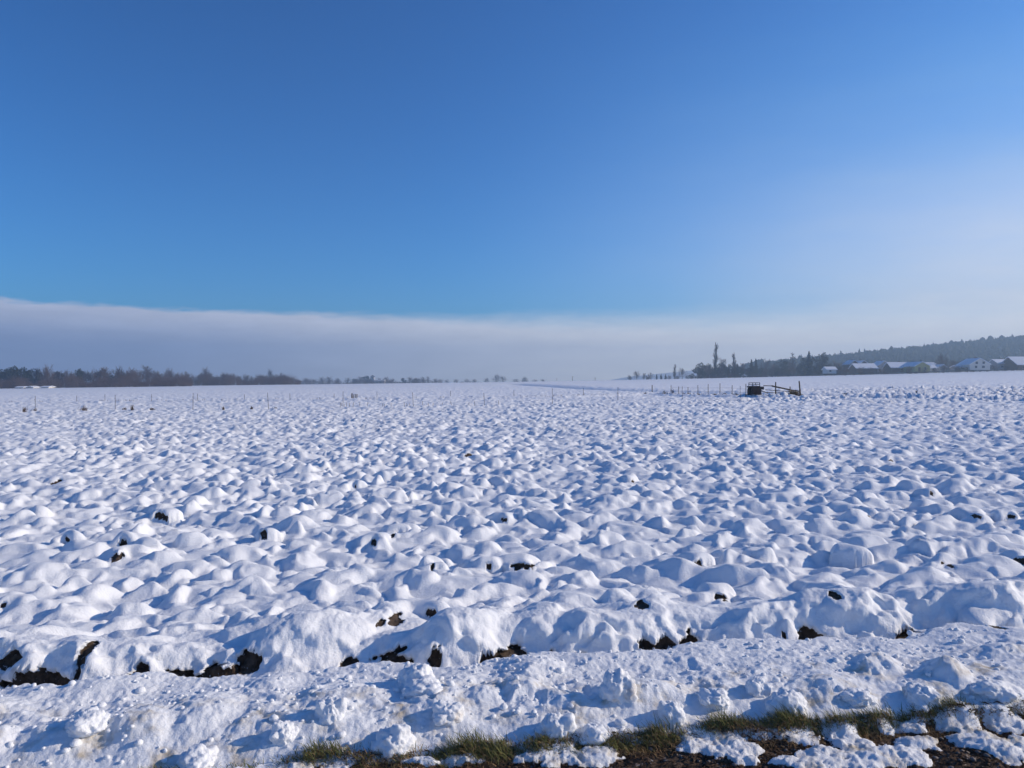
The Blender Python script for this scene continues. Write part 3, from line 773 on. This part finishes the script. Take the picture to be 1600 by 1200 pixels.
# ---- far trees in the haze, middle of the picture
FAR = [('round', 478, 590, 900), ('round', 491, 592, 900), ('round', 503, 588.5, 900), ('round', 515, 588, 880), ('round', 528, 590.5, 900), ('round', 543, 590, 900), ('evergreen', 553, 591, 900), ('round', 563, 588, 900), ('evergreen', 573, 586.3, 900),
       ('round', 593, 590, 940), ('round', 603, 588.5, 940), ('round', 613, 591, 940), ('evergreen', 630, 590, 930), ('round', 640, 588.5, 930), ('evergreen', 650, 590.5, 930), ('tall', 661, 587, 960), ('tall', 669, 586, 960), ('round', 680, 591, 960),
       ('bush', 698, 593.5, 1000), ('bush', 712, 592.5, 1000), ('round', 729, 591.5, 1000), ('bush', 741, 592.5, 1000), ('round', 760, 590.5, 1000), ('round', 776, 585, 1000), ('round', 786, 587, 1000), ('bush', 806, 592, 1050), ('round', 820, 588.5, 1050), ('bush', 835, 592.5, 1050), ('bush', 848, 592.5, 1050), ('bush', 467, 594, 860)]
for (k_, px, yt, D) in FAR:
    if px == 573: lab = 'dark dense tree directly left of the far white tower'
    elif px == 776: lab = 'widest domed bare tree alone on the horizon left of the field track'
    elif px == 669: lab = 'taller of two upright bare trees in the far haze, right-hand one'
    elif px == 661: lab = 'upright bare tree in the far haze, left one of a close pair'
    elif px == 820: lab = 'small lone bare tree on the horizon above the start of the field track'
    else:
        where = 'left of the left white mast' if px < 506 else 'between the two thin white masts' if px < 549 else 'between the right mast and the pale tower' if px < 580 else 'just right of the long white building' if px < 622 else 'between the white building and the upright pair' if px < 661 else 'right of the upright pair' if px < 765 else 'near the widest domed tree'
        lab = ('dark' if k_ == 'evergreen' else 'low' if k_ == 'bush' else 'rounded')+' far tree in haze '+where
    tree('evergreen_tree' if k_ == 'evergreen' else 'bare_tree', k_, px, yt, D, lab, wid=1.7 if k_ != 'tall' else 1.1, group='far hazy trees on the middle horizon')
thicket('shrub_thicket', (462, 690), 880, 8, M_TWIG, 12, 620, 'far blue-grey scrub belt along the middle horizon')
thicket('shrub_thicket', (685, 862), 1000, 9, M_TWIG, 6.5, 300, 'far low scrub line left of the field track')
# far building with tower
fb = house('far_farmhouse', 585, 602, 593.6, 594.6, 600, 900, 'long white farm building beside a pale tower on the far horizon', chim=False, cat='building', wins=((-.4, .45, 2, 1.2), (.3, .45, 2, 1.2)), depth=12)
tw = house('tower', 579.5, 585, 586.5, 588.5, 600, 902, 'pale tower rising beside the long white building on the far horizon', wallm=M_WALLW, roofm=M_ROOFD, ridge='y', chim=False, cat='tower', wins=((0, .75, 1, 1.2),), depth=4)
def mast(px, ytop, D, r_, label, cross=False, m_=None):
    x = (px-800)/1200*D; z = gz(x, D)-1; zt = EYE+(600-ytop)/1200*D
    r = empty('mast', (x, D, z)); tag(r, label, 'mast')
    V, F = [], []; tube(V, F, (0, 0, 0), (0, 0, zt-z), r_, r_*.6, 6); link('pole', pymesh('pole', V, F, m_ or M_MAST), r)
    V, F = [], []
    tube(V, F, (-r_*5, 0, (zt-z)*.93), (r_*5, 0, (zt-z)*.93), r_*.35, r_*.35, 4); link('crossarm', pymesh('crossarm', V, F, m_ or M_MAST), r)
mast(506.5, 583, 800, .22, 'thin white mast rising above the far tree belt, left one')
mast(549, 585.5, 800, .2, 'thin white mast rising above the far tree belt, right one')
mast(487, 592, 820, .2, 'short pale mast left of the thin white masts')
mast(894.5, 588, 560, .22, 'short dark pole on the horizon above the field track', m_=M_BARK)
mast(930, 590, 600, .22, 'short dark pole on the horizon right of the field track', m_=M_BARK)
mast(870, 591, 640, .16, 'faint thin pole at the end of the far scrub line', m_=M_BARK)

# ---- right: small group, then the garden trees, then the village
def R(kind, px, yt, D, lab, wid=1.0, grp='trees before the village'):
    nm = {'evergreen': 'evergreen_tree', 'conifer': 'conifer_tree', 'poplar': 'poplar_tree', 'birch': 'birch_tree', 'bush': 'shrub'}.get(kind, 'bare_tree')
    return tree(nm, kind, px, yt, D, lab, wid=wid, group=grp, cat='shrub' if kind == 'bush' else 'tree')
R('round', 995, 579, 560, 'round bare tree at the left end of the small hazy group on the horizon', 1.3)
R('tall', 1006, 581, 560, 'thin bare tree, second in the small hazy group', 1.1)
R('round', 1016, 582, 560, 'low bare tree before the row of small conifers', 1.3)
R('conifer', 1026, 584, 540, 'small conifer, left one of a touching pair', 1.4)
R('conifer', 1033, 583.5, 540, 'small conifer, right one of a touching pair', 1.6)
R('conifer', 1040, 584, 540, 'small brownish conifer standing apart right of the pair', 1.7)
R('poplar', 1054, 570.5, 540, 'narrow bare poplar beside a round bare tree, left of the dark garden trees', 1.3)
R('round', 1066, 574.5, 540, 'round bare tree right of the narrow poplar', 1.25)
for px in (985, 1046, 1058, 1074, 1082, 1080, 1012):
    R('bush', px, 586.5+rnd.uniform(-1, 1.5), 545, 'low bare hedge shrub '+('by the small hazy group' if px < 1030 else 'beside the left narrow poplar' if px < 1062 else 'before the dark garden trees'), 1.6, 'hedge shrubs before the garden trees')
# dark garden cluster
R('evergreen', 1096, 566, 470, 'broad dark evergreen at the left end of the garden trees', 1.0)
R('evergreen', 1107, 567, 475, 'dark evergreen directly left of the tall poplar', 1.0)
R('poplar', 1117, 539.5, 480, 'very tall narrow bare poplar rising over all other trees', 1.0)
R('tall', 1130, 555, 485, 'pale bare tree with a loose crown right of the tall poplar', 1.0)
R('evergreen', 1128, 566, 468, 'dark rounded evergreen in front of the pale loose crown', .9)
R('evergreen', 1140, 568, 470, 'dark low evergreen left of the short narrow poplar', .9)
R('poplar', 1148, 554, 480, 'short narrow bare poplar behind the dark evergreens', 1.2)
R('conifer', 1152, 567, 468, 'dark blunt conifer in front of the short narrow poplar', 1.4)
R('tall', 1162, 563.5, 480, 'small bare tree between the garden evergreens and the pointed conifers', .9)
R('conifer', 1174, 560, 465, 'broad dark conifer, left one of the pointed pair', 1.5)
R('conifer', 1181, 558.5, 470, 'dark pointed conifer, right one of the pointed pair', 1.2)
R('round', 1197, 560.5, 475, 'rounded bare tree right of the pointed conifers', 1.1)
R('round', 1208, 567, 475, 'low bare tree left of the dark domed evergreen', 1.2)
R('evergreen', 1222, 560, 455, 'dark domed evergreen standing in the middle between birch and bare trees', 1.0)
R('birch', 1240, 550, 460, 'airy bare birch with a see-through crown', 1.2)
R('round', 1233, 563, 470, 'bare tree behind the airy birch', 1.0)
R('conifer', 1264, 546.5, 440, 'tall dark spruce, highest point of the evergreen pair before the hill', 1.25)
R('evergreen', 1257, 556, 445, 'dark evergreen leaning on the left side of the tall spruce', .9)
R('evergreen', 1273, 555, 445, 'dark evergreen between the tall spruce and the round-headed one', .9)
R('evergreen', 1287, 549, 440, 'dark round-headed evergreen right of the tall spruce', .75)
R('bush', 1310, 565, 430, 'bare thicket shrub left of the first village roofs', 1.5)
R('conifer', 1304, 568, 425, 'small dark conifer beside the white-roofed annex', 1.5)
for i in range(34):
    px = 1092+i*6.6+rnd.uniform(-2, 2)
    k_ = rnd.choice(('evergreen', 'evergreen', 'bush', 'round', 'conifer')) if px < 1200 else rnd.choice(('bush', 'round', 'round', 'evergreen'))
    dark = k_ in ('evergreen', 'conifer')
    R(k_, px, rnd.uniform(571, 577) if px < 1250 else rnd.uniform(566, 573), 458+rnd.uniform(-8, 22),
      ('low dark evergreen ' if dark else 'low bare tree or shrub ')+('left of the tall poplar' if px < 1117 else 'between the two poplars' if px < 1148 else 'before the pointed conifer pair' if px < 1186 else 'left of the domed evergreen' if px < 1222 else 'around the airy birch' if px < 1255 else 'below the tall spruce'), 1.5, 'filler evergreens of the garden tree belt' if dark else 'filler bare trees of the garden tree belt')
thicket('shrub_thicket', (1085, 1330), 445, 12, M_TWIG, 9, 330, 'low hedge along the foot of the garden tree belt')

house('annex', 1288, 1304, 573.5, 577.5, 583, 418, 'small annex with a flat-looking snowy roof beside the round-headed evergreen', cat='shed', chim=False, wins=((-.3, .4, 1, .8),), depth=6)
house('house', 1322, 1338, 563.5, 569, 580, 435, 'dark-gabled house, left one of two above the long snowy roof', wallm=M_WALLB, ridge='y', wins=((-.2, .6, .9, 1), (.3, .6, .9, 1)))
house('house', 1337, 1352, 564, 569, 580, 438, 'dark-gabled house, right one of two above the long snowy roof', wallm=M_WALLB, ridge='y', wins=((0, .6, .9, 1),))
house('barn', 1331, 1366, 568.5, 575.5, 582, 415, 'long low barn with a sloping snowy roof in front of the two dark gables', wallm=M_WALLB, ridge='x', chim=False, cat='barn', wins=((-.5, .25, 1, .7), (.4, .25, 1, .7)), door=0)
house('house', 1366, 1386, 564.5, 571, 580.5, 425, 'grey-gabled house between the long low barn and the long snowy-roofed house', wallm=M_WALLGR, ridge='y', wins=((-.3, .45, 1, 1), (.3, .45, 1, 1)))
house('house', 1385, 1418, 566.5, 574.5, 580.5, 408, 'long house with a wide snowy roof left of the olive-yellow barn', wallm=M_WALLB, ridge='x', wins=((-.6, .25, 1, .8), (0, .25, 1, .8), (.5, .25, 1, .8)))
house('barn', 1416, 1441, 566.2, 572.5, 580, 400, 'olive-yellow barn with a round-topped gable', wallm=M_WALLG, ridge='y', cat='barn', chim=False, wins=((.35, .35, 1, 1),), depth=16, door=-.4)
house('barn_wing', 1434, 1459, 566.8, 571.5, 579.5, 409, 'snow-roofed wing stretching right behind the olive-yellow barn', wallm=M_WALLB, ridge='x', cat='barn', chim=False, depth=8, wins=((.2, .3, 1, .8),))
house('shed', 1449, 1459, 570.8, 575, 579.5, 396, 'small pink-walled lean-to with a bright white roof right of the olive-yellow barn', wallm=M_WALLW, ridge='x', cat='shed', chim=False, depth=5, wins=((0, .3, .8, .6),))
house('shed', 1466, 1474, 570, 573, 579, 398, 'tiny white-walled shed under the big bare tree', cat='shed', chim=False, ridge='y', depth=5, wins=((0, .4, .7, .7),))
house('house', 1504, 1538, 560.5, 569.5, 577.5, 392, 'white gabled house with three dark windows', wallm=M_WALLW, ridge='y', wins=((-.33, .62, 1.1, 1.1), (.35, .62, 1.1, 1.1), (.33, .27, 1.3, 1.1), (-.4, .27, 1.1, 1.1)), depth=11, door=0)
house('garage', 1490, 1506, 571.5, 574, 577.5, 394, 'low snow-roofed garage left of the white gabled house', wallm=M_WALLGR, ridge='x', cat='garage', chim=False, depth=6, wins=((0, .4, 1.4, .7),))
house('house', 1550, 1576, 562, 568, 577, 400, 'house with a patchy snow-covered roof between the white gable and the big blue-white roof', wallm=M_WALLGR, ridge='x', wins=((-.5, .3, 1, .9), (.2, .3, 1, .9)))
house('barn', 1574, 1622, 558, 570, 577, 392, 'large barn with a steep snow-covered roof at the right edge', wallm=M_WALLB, ridge='x', cat='barn', depth=14, wins=((-.6, .2, 1.2, 1),), chim=False)
house('house', 1640, 1680, 556, 566, 575, 395, 'snow-roofed house beyond the right edge barn', wallm=M_WALLW, ridge='y', wins=((-.3, .6, 1.1, 1.1), (.3, .6, 1.1, 1.1)))
R('conifer', 1439, 560.5, 425, 'dark pointed conifer behind the olive-yellow barn', 1.3)
R('round', 1473, 551.5, 405, 'large round bare tree between the olive barn and the white gabled house', 1.1, 'bare trees in the village')
R('round', 1489, 562, 403, 'smaller bare tree leaning on the right side of the large round bare tree', 1.3, 'bare trees in the village')
R('round', 1461, 563, 410, 'smaller bare tree on the left side of the large round bare tree', 1.2, 'bare trees in the village')
R('bush', 1544, 569, 400, 'bare shrub right of the white gabled house', 1.5, 'bare trees in the village')
R('bush', 1500, 572, 398, 'low bare shrub in front of the garage', 1.5, 'bare trees in the village')
R('conifer', 1345, 565, 450, 'small dark conifer behind the two dark gables', 1.4, 'trees before the village')
for i in range(26):
    px = 1318+i*11+rnd.uniform(-3, 3)
    k2 = rnd.choice(('bush', 'round', 'evergreen'))
    R(k2, px, rnd.uniform(563, 570)-(px-1318)*.016, 470+rnd.uniform(-10, 50), 'low '+('dark' if k2 == 'evergreen' else 'bare')+' tree half hidden behind '+('the dark-gabled houses' if px < 1366 else 'the long snowy-roofed house' if px < 1418 else 'the olive-yellow barn' if px < 1470 else 'the white gabled house' if px < 1545 else 'the roofs at the right edge'), 1.5, 'filler trees behind the village roofs')
thicket('shrub_thicket', (1315, 1640), 396, 14, M_TWIG, 5, 230, 'low hedge along the lower edge of the village gardens')

for i in range(15):
    px = 1326+i*19+rnd.uniform(-5, 5); R('bush', px, rnd.uniform(572, 576)-(px-1326)*.012, 388, 'low bare garden shrub before '+('the long low barn' if px < 1366 else 'the long snowy-roofed house' if px < 1416 else 'the olive-yellow barn' if px < 1462 else 'the white gabled house' if px < 1540 else 'the large barn at the right edge'), 1.6, 'garden shrubs in front of the village')
# ---- forest on the hill: one far wood
def forest():
    rg = random.Random(21); V = []; F = []
    n = 0
    while n < 12500:
        Y = rg.uniform(590, 960); X = rg.uniform(235, 1000)
        if X < 235+70*rg.random(): continue
        z = gz(X, Y)
        n += 1; h = rg.uniform(5.5, 9)*(1.35 if rg.random() < .05 else 1); con = rg.random() < .7
        R_ = h*(.16 if con else .30)*rg.uniform(.8, 1.2); i0 = len(V); nn = 6; lv = ((.10, .9), (.40, 1.0), (.70, .55)) if con else ((.15, .7), (.5, 1.1), (.82, .8))
        for (t, rr) in lv:
            for k_ in range(nn):
                a = 6.283*k_/nn+rg.uniform(-.4, .4); r2 = R_*rr*rg.uniform(.6, 1.3); V.append((X+r2*math.cos(a), Y+r2*math.sin(a), z+h*(t+rg.uniform(-.06, .06))))
        V.append((X+rg.uniform(-.4, .4), Y, z+h))
        for l in range(2):
            for k_ in range(nn): k2 = (k_+1) % nn; F.append((i0+l*nn+k_, i0+l*nn+k2, i0+(l+1)*nn+k2, i0+(l+1)*nn+k_))
        for k_ in range(nn): F.append((i0+2*nn+k_, i0+2*nn+(k_+1) % nn, i0+3*nn))
    return pymesh('hill_forest', V, F, M_FOREST)
tag(link('hill_forest', forest()), 'dark mixed forest covering the hill behind the village', 'forest', kind='stuff')

# ------------------------------------------------------------------ fence stakes
def stake(px, yb, yt, label, r_=.018, lean=0.0, grp='fence stakes in the snowy field', m_=None, insul=True, name='fence_stake'):
    x, y = hit(px, yb); z = gz(x, y); h = (yb-yt)/1200*y+.05
    r = empty(name, (x, y, z-.05)); tag(r, label, 'stake', grp)
    V, F = [], []; tube(V, F, (0, 0, 0), (lean*h, 0, h+.05), r_, r_*.85, 6)
    i = len(V); V.append((lean*h, 0, h+.05+r_)); n = 6
    for k_ in range(n): F.append((n+k_, n+(k_+1) % n, i))
    link('shaft', pymesh('shaft', V, F, m_ or M_WOOD), r)
    if insul:
        V, F = [], []; zz = h*.82; xx = lean*zz; tube(V, F, (xx-.01, -.01, zz), (xx-.01, -.05, zz+.01), .014, .010, 5); link('insulator', pymesh('insulator', V, F, M_RUBBER), r)
    return x, y, z, h
NEAR = [(55, 645, 620, 0), (180, 641, 618.5, 0), (301.5, 641, 615.5, .01), (420, 640, 615, -.08), (536, 636.5, 613, 0), (646, 637, 614.5, -.06), (757, 634, 615, -.05), (863, 631, 608.5, 0), (965.5, 627.5, 606.5, 0), (1066, 627, 605, 0), (1156.5, 625, 604.5, 0)]
ORD = ['leftmost', 'second from the left', 'third from the left', 'fourth from the left, slightly leaning', 'fifth from the left, by the stubble', 'sixth from the left, leaning', 'seventh from the left', 'eighth from the left, by the track', 'ninth from the left', 'tenth from the left', 'last on the right, before the dark trailer']
for (px, yb, yt, ln), o_ in zip(NEAR, ORD):
    stake(px, yb, yt, 'tall thin stake of the nearer fence row, '+o_, .014, ln)
BACK = [(120, 630, 619), (164, 629.5, 617), (237, 629, 617), (308.5, 627.5, 616), (382, 627.5, 617), (453, 627, 615.5), (522, 626, 616), (589, 625, 613.5), (704, 623.5, 611.5), (803, 622, 611), (911.5, 620.5, 607.5), (1019, 616, 603)]
for i, (px, yb, yt) in enumerate(BACK):
    lab = 'faint thin stake of the farther fence row, number %d counted from the left' % (i+1) if i < 11 else 'thick dark stake at the left end of the weedy strip'
    stake(px, yb, yt, lab, .017 if i < 11 else .045)
RIGHT = [(1048.5, 617, 603, 'thin stake behind the red-brown weed'), (1060.5, 617.5, 605, 'short thin stake right of the red-brown weed'), (1075, 618, 606, 'short faint stake in the weedy strip'),
         (1090.5, 618.5, 603, 'dark stake in the middle of the weedy strip'), (1106.5, 618.5, 601, 'tall faint stake right of the middle of the weedy strip'), (1125, 618.5, 600, 'tallest dark stake of the weedy strip'),
         (1144, 619, 603, 'faint stake between the tallest weedy-strip stake and the trailer'), (1165.5, 622, 601, 'stake standing directly left of the dark trailer')]
wirepts = []
for (px, yb, yt, lab) in RIGHT:
    p = stake(px, yb, yt, lab, .026); wirepts.append(p)
V, F = [], []
for (a, c) in zip(wirepts[:-1], wirepts[1:]):
    for f in (.45, .8): tube(V, F, (a[0], a[1]-.03, a[2]+.8*f*1.0), (c[0], c[1]-.03, c[2]+.8*f*1.0), .006, .006, 3)
fw = link('fence_wire', pymesh('fence_wire', V, F, M_WIRE)); tag(fw, 'thin wires strung between the stakes of the weedy strip', 'wire')
for i, (px, yb, yt, lab) in enumerate([(550, 625.5, 616, 'thick dark post, leftmost of the close group of four'), (552.5, 625, 617.5, 'shorter dark post touching the thick one'), (555, 625, 617, 'dark post, third of the close group of four'), (557.7, 625, 617, 'dark post, rightmost of the close group of four')]):
    stake(px, yb, yt, lab, (.07, .035, .05, .05)[i], insul=False, grp='close group of four dark posts', name='wooden_post')
STUB = [531, 534, 538, 541, 546.5, 551, 562, 573, 598, 600.5, 611, 632, 636, 641, 660, 670, 676, 690, 705, 733, 742, 780]
for px in STUB:
    stake(px+rnd.uniform(-.5, .5), 637-(px-531)*.012+rnd.uniform(-.6, .6), 632-(px-531)*.012+rnd.uniform(-2.5, 1), 'short dry stalk poking out of the snow by the nearer fence row', .012, rnd.uniform(-.2, .2), 'dry stalks by the nearer fence row', M_STRAW, False, 'dry_stalk')
for o_ in list(bpy.data.objects):
    if o_.get('group') == 'dry stalks by the nearer fence row': o_['category'] = 'stalk'

# ------------------------------------------------------------------ weeds
def weed(px, yb, wpx, hpx, label, m_=None, seed=0, n=34, flat=False):
    x, y = hit(px, yb); z = gz(x, y)+.07; Wm = wpx/1200*y; Hm = hpx/1200*y
    rg = random.Random(seed); V = []; F = []
    for i in range(n):
        a = rg.uniform(0, 6.28); p = Vector((rg.gauss(0, .25)*Wm, rg.gauss(0, .2)*Wm, -.03)); L = Hm*rg.uniform(.3, 1.25)
        q = p+Vector((math.cos(a)*Wm*.15, math.sin(a)*Wm*.15, L*.6)); e = q+Vector((rg.gauss(0, .14)*Wm, rg.gauss(0, .14)*Wm, L*.45))
        r_ = rg.uniform(.005, .011); tube(V, F, p, q, r_, r_*.8); tube(V, F, q, e, r_*.8, r_*.3)
        for _ in range(2): g = q.lerp(e, rg.random()); tube(V, F, g, g+Vector((rg.gauss(0, .12)*Wm, rg.gauss(0, .1)*Wm, rg.uniform(-.05, .2)*Hm)), r_*1.2, r_*.3)
    o = link('dead_weed', pymesh('dead_weed', V, F, m_ or M_WEED), None, (x, y, z)); tag(o, label, 'weed', 'dead weeds in the snow')
WEEDS = [(38.5, 645, 6, 7, 'dark forked weed, leftmost of the near weeds', M_WEED), (54, 645, 8, 4, 'low dark weed at the foot of the leftmost near stake', M_WEED), (131, 643, 8, 6.5, 'dark bushy weed between the first two near stakes', M_WEED),
         (194, 642.5, 6, 4, 'low dark weed just right of the second near stake', M_WEED), (206.5, 642, 5, 7, 'brown upright weed right of the second near stake', M_WEED), (237, 642, 7, 3, 'low dark weed between the second and third near stakes', M_WEED),
         (349, 641.5, 3.5, 4, 'tiny dark round weed clump between the third and fourth near stakes', M_WEED), (393, 640.5, 4, 4, 'small grey weed left of the leaning near stake', M_WEED), (430, 640.5, 5, 2.5, 'low dark weed at the foot of the leaning near stake', M_WEED),
         (1038, 617, 8, 5, 'straw-coloured tuft in the weedy strip', M_STRAW), (1050.8, 618, 6, 8, 'red-brown conical weed in the weedy strip', M_RTWIG), (1008, 618, 5, 4, 'small dark weed left of the thick dark stake', M_WEED),
         (1073, 619, 9, 4, 'low dark weed patch right of the red-brown weed', M_WEED), (1090, 619, 8, 3.5, 'low dark weed at the foot of the middle strip stake', M_WEED), (1116, 619.5, 10, 3, 'flat brown weed patch left of the tallest strip stake', M_WEED),
         (1133, 619.5, 9, 4, 'brown weed patch right of the tallest strip stake', M_WEED), (1150, 620, 11, 5, 'olive-brown weed patch nearest the dark trailer', M_WEED)]
for i, q in enumerate(WEEDS): weed(q[0], q[1], q[2], q[3], q[4], q[5], 60+i)
# scattered remains along the step behind the left row
def edge_bits():
    rg = random.Random(33); V = []; F = []
    for (a, c) in zip(EDGE[:-1], EDGE[1:]):
        L = math.hypot(c[0]-a[0], c[1]-a[1]); n = int(L*16)
        for i in range(n):
            t = rg.random(); x = a[0]+(c[0]-a[0])*t; y = a[1]+(c[1]-a[1])*t+rg.gauss(0, .2)
            if math.sin(x*.9)+math.sin(x*2.3+1)+math.sin(x*.37) < (-.1 if x < 12 else -1.6): continue
            z = gz(x, y)-.12; h = rg.uniform(.15, .42); p = Vector((x, y, z)); q = p+Vector((rg.gauss(0, .12), rg.gauss(0, .1), h)); r_ = rg.uniform(.008, .022)
            tube(V, F, p, q, r_, r_*.4)
    return pymesh('dry_weeds', V, F, M_WEED)
tag(link('dry_weeds', edge_bits()), 'broken line of dry weeds along the low step in the field', 'weeds', kind='stuff')

# ------------------------------------------------------------------ dark farm trailer with rack, fallen beam, gate posts
tx, ty = hit(1178.5, 621.5); tz = gz(tx, ty)+.17; s1 = ty/1200          # metres per photo pixel at that distance
tr = empty('farm_trailer', (tx, ty, tz)); tag(tr, 'dark boxy farm trailer with an open frame rack on top, half buried in the snow', 'trailer')
def bar(V, F, a, c, r_=.02, n=4): tube(V, F, a, c, r_, r_, n)
w2 = 7.6*s1; hB = 14.5*s1; dB = .55
V = [(-w2, -dB, .06), (w2*1.02, -dB, .05), (w2, dB, .05), (-w2, dB, .05), (-w2*.78, -dB*.9, hB), (w2*.8, -dB*.9, hB*1.02), (w2*.8, dB*.9, hB), (-w2*.78, dB*.9, hB)]
F = [(0, 3, 2, 1), (4, 5, 6, 7), (0, 1, 5, 4), (1, 2, 6, 5), (2, 3, 7, 6), (3, 0, 4, 7)]
link('body', pymesh('body', V, F, M_DARKCLOTH), tr)
V, F = [], []
for i in range(7):
    for j in range(4):
        V.append((-w2*.80+w2*1.6*i/6, -dB*.92+dB*1.84*j/3, hB+.012+(.05+.03*math.sin(i*2.1+j) if 0 < i < 6 and 0 < j < 3 else 0)))
for i in range(6):
    for j in range(3): a = i*4+j; F.append((a, a+4, a+5, a+1))
link('snow_cap', pymesh('snow_cap', V, F, M_LUMP, True), tr)
for i in range(7):
    t = (i+.5)/7; V, F = [], []; xx = -w2*.9+2*w2*.9*t; bar(V, F, (xx, -dB-.02, .08), (xx*.82, -dB*.9-.02, hB), .016)
    link('slat', pymesh('slat', V, F, M_RUST), tr)
for sx in (-1, 1):
    for sy in (-1, 1):
        V, F = [], []; bar(V, F, (sx*w2*.72, sy*dB*.8, hB), (sx*w2*.70, sy*dB*.8, hB+5.2*s1), .028); link('rack_post', pymesh('rack_post', V, F, M_DARKMETAL), tr)
for zz in (hB+2.6*s1, hB+5.2*s1):
    V, F = [], []
    q = [(-w2*.72, -dB*.8, zz), (w2*.72, -dB*.8, zz), (w2*.72, dB*.8, zz), (-w2*.72, dB*.8, zz)]
    for i in range(4): bar(V, F, q[i], q[(i+1) % 4], .028)
    link('rack_rail', pymesh('rack_rail', V, F, M_DARKMETAL), tr)
for sx in (-1, 1):
    V, F = [], []; n = 16; rw = .30
    for k_ in range(n):
        a = 6.283*k_/n
        for (yy, rr) in ((-.09, rw*.55), (-.09, rw), (.09, rw), (.09, rw*.55)): V.append((sx*(w2-.02)+yy, rr*math.cos(a), rw*.85+rr*math.sin(a)))
    for k_ in range(n):
        k2 = (k_+1) % n
        for j in range(4): F.append((k_*4+j, k_*4+(j+1) % 4, k2*4+(j+1) % 4, k2*4+j))
    wh = link('wheel', pymesh('wheel', V, F, M_RUBBER), tr)
    V, F = [], []; tube(V, F, (sx*(w2-.09), 0, rw*.85), (sx*(w2+.09), 0, rw*.85), rw*.55, rw*.5, 10)
    V.append((sx*(w2+.09), 0, rw*.85))
    for k_ in range(10): F.append((10+k_, 10+(k_+1) % 10, 20))
    link('rim', pymesh('rim', V, F, M_RUST), wh)
V, F = [], []; bar(V, F, (w2*.9, 0, .38), (w2+13*s1, -.1, .16), .035); bar(V, F, (w2*.9, -.3, .38), (w2+13*s1, -.1, .16), .03); link('drawbar', pymesh('drawbar', V, F, M_DARKMETAL), tr)
V, F = [], []
box(V, F, w2*1.0, w2*1.0+5.5*s1, -.3, .25, hB*.62, hB*.95); link('tool_box', pymesh('tool_box', V, F, M_DARKMETAL), tr)
V, F = [], []
box(V, F, -w2-2.4*s1, -w2*.9, -.25, .25, hB*.85, hB*1.0); link('mudguard', pymesh('mudguard', V, F, M_DARKMETAL), tr)
def obj_at(px, py, y): return ((px-800)/1200*y, y, EYE+(600-py)/1200*y)
yb_ = ty+.25
V, F = [], []; bar(V, F, obj_at(1193, 602.6, yb_), obj_at(1206, 603, yb_), .03, 6); bar(V, F, obj_at(1206, 603, yb_), obj_at(1233, 608.8, yb_), .055, 6); bar(V, F, obj_at(1233, 608.8, yb_), obj_at(1250, 611.5, yb_-.2), .04, 6)
tag(link('sagging_beam', pymesh('sagging_beam', V, F, M_WOOD)), 'long dark beam sloping down from the trailer to the leaning post', 'beam')
for (px, yb, yt, r_, ln, lab) in [(1212, 620.5, 598.5, .045, 0, 'upright dark post under the middle of the long sloping beam'), (1234.5, 621, 605.5, .04, 0, 'shorter post at the left edge of the straw heap'), (1251, 621, 597, .055, -.09, 'tall leaning dark post at the right end of the sloping beam')]:
    stake(px, yb, yt, lab, r_, ln, 'posts beside the dark trailer', None, False, 'wooden_post')
for (pa, pb, lab) in [((1196, 609, 1249, 613), 0, 'thin upper rail behind the middle post'), ((1198, 613.2, 1249, 615), 0, 'thin lower rail behind the middle post')]:
    V, F = [], []; bar(V, F, obj_at(pa[0], pa[1], yb_+.2), obj_at(pa[2], pa[3], yb_+.2), .022, 5)
    tag(link('fence_rail', pymesh('fence_rail', V, F, M_WOOD)), pb if isinstance(pb, str) else lab, 'rail')
weed(1241, 621.5, 13, 9, 'straw-coloured dry heap between the two right posts', M_STRAW, 91, 260)
weed(1242, 622, 9, 5, 'dark hollow brushwood under the straw-coloured heap', M_WEED, 92, 160)
weed(1253, 621.5, 6, 4, 'dark weed at the foot of the tall leaning post', M_WEED, 93, 60)
weed(1432, 616, 3, 4, 'single small dark weed in the snow right of the trailer', M_WEED, 94, 30)
weed(1321, 617, 6, 2, 'low dark weed on the far side of the bluish strip', M_WEED, 95, 30)

# ------------------------------------------------------------------ haze
V, F = [], []; box(V, F, -2000, 2000, -2000, 2000, -20, 99)
hm = bpy.data.materials.new('haze'); hm.use_nodes = True; hm.node_tree.nodes.clear()
hb = NB(hm.node_tree); pv = hb.n('ShaderNodeVolumePrincipled'); pv.inputs['Color'].default_value = (.50, .72, 1.0, 1); pv.inputs['Density'].default_value = HAZE; pv.inputs['Anisotropy'].default_value = .25
oo = hb.n('ShaderNodeOutputMaterial'); hm.node_tree.links.new(pv.outputs[0], oo.inputs['Volume'])
tag(link('haze', pymesh('haze', V, F, hm)), kind='stuff')
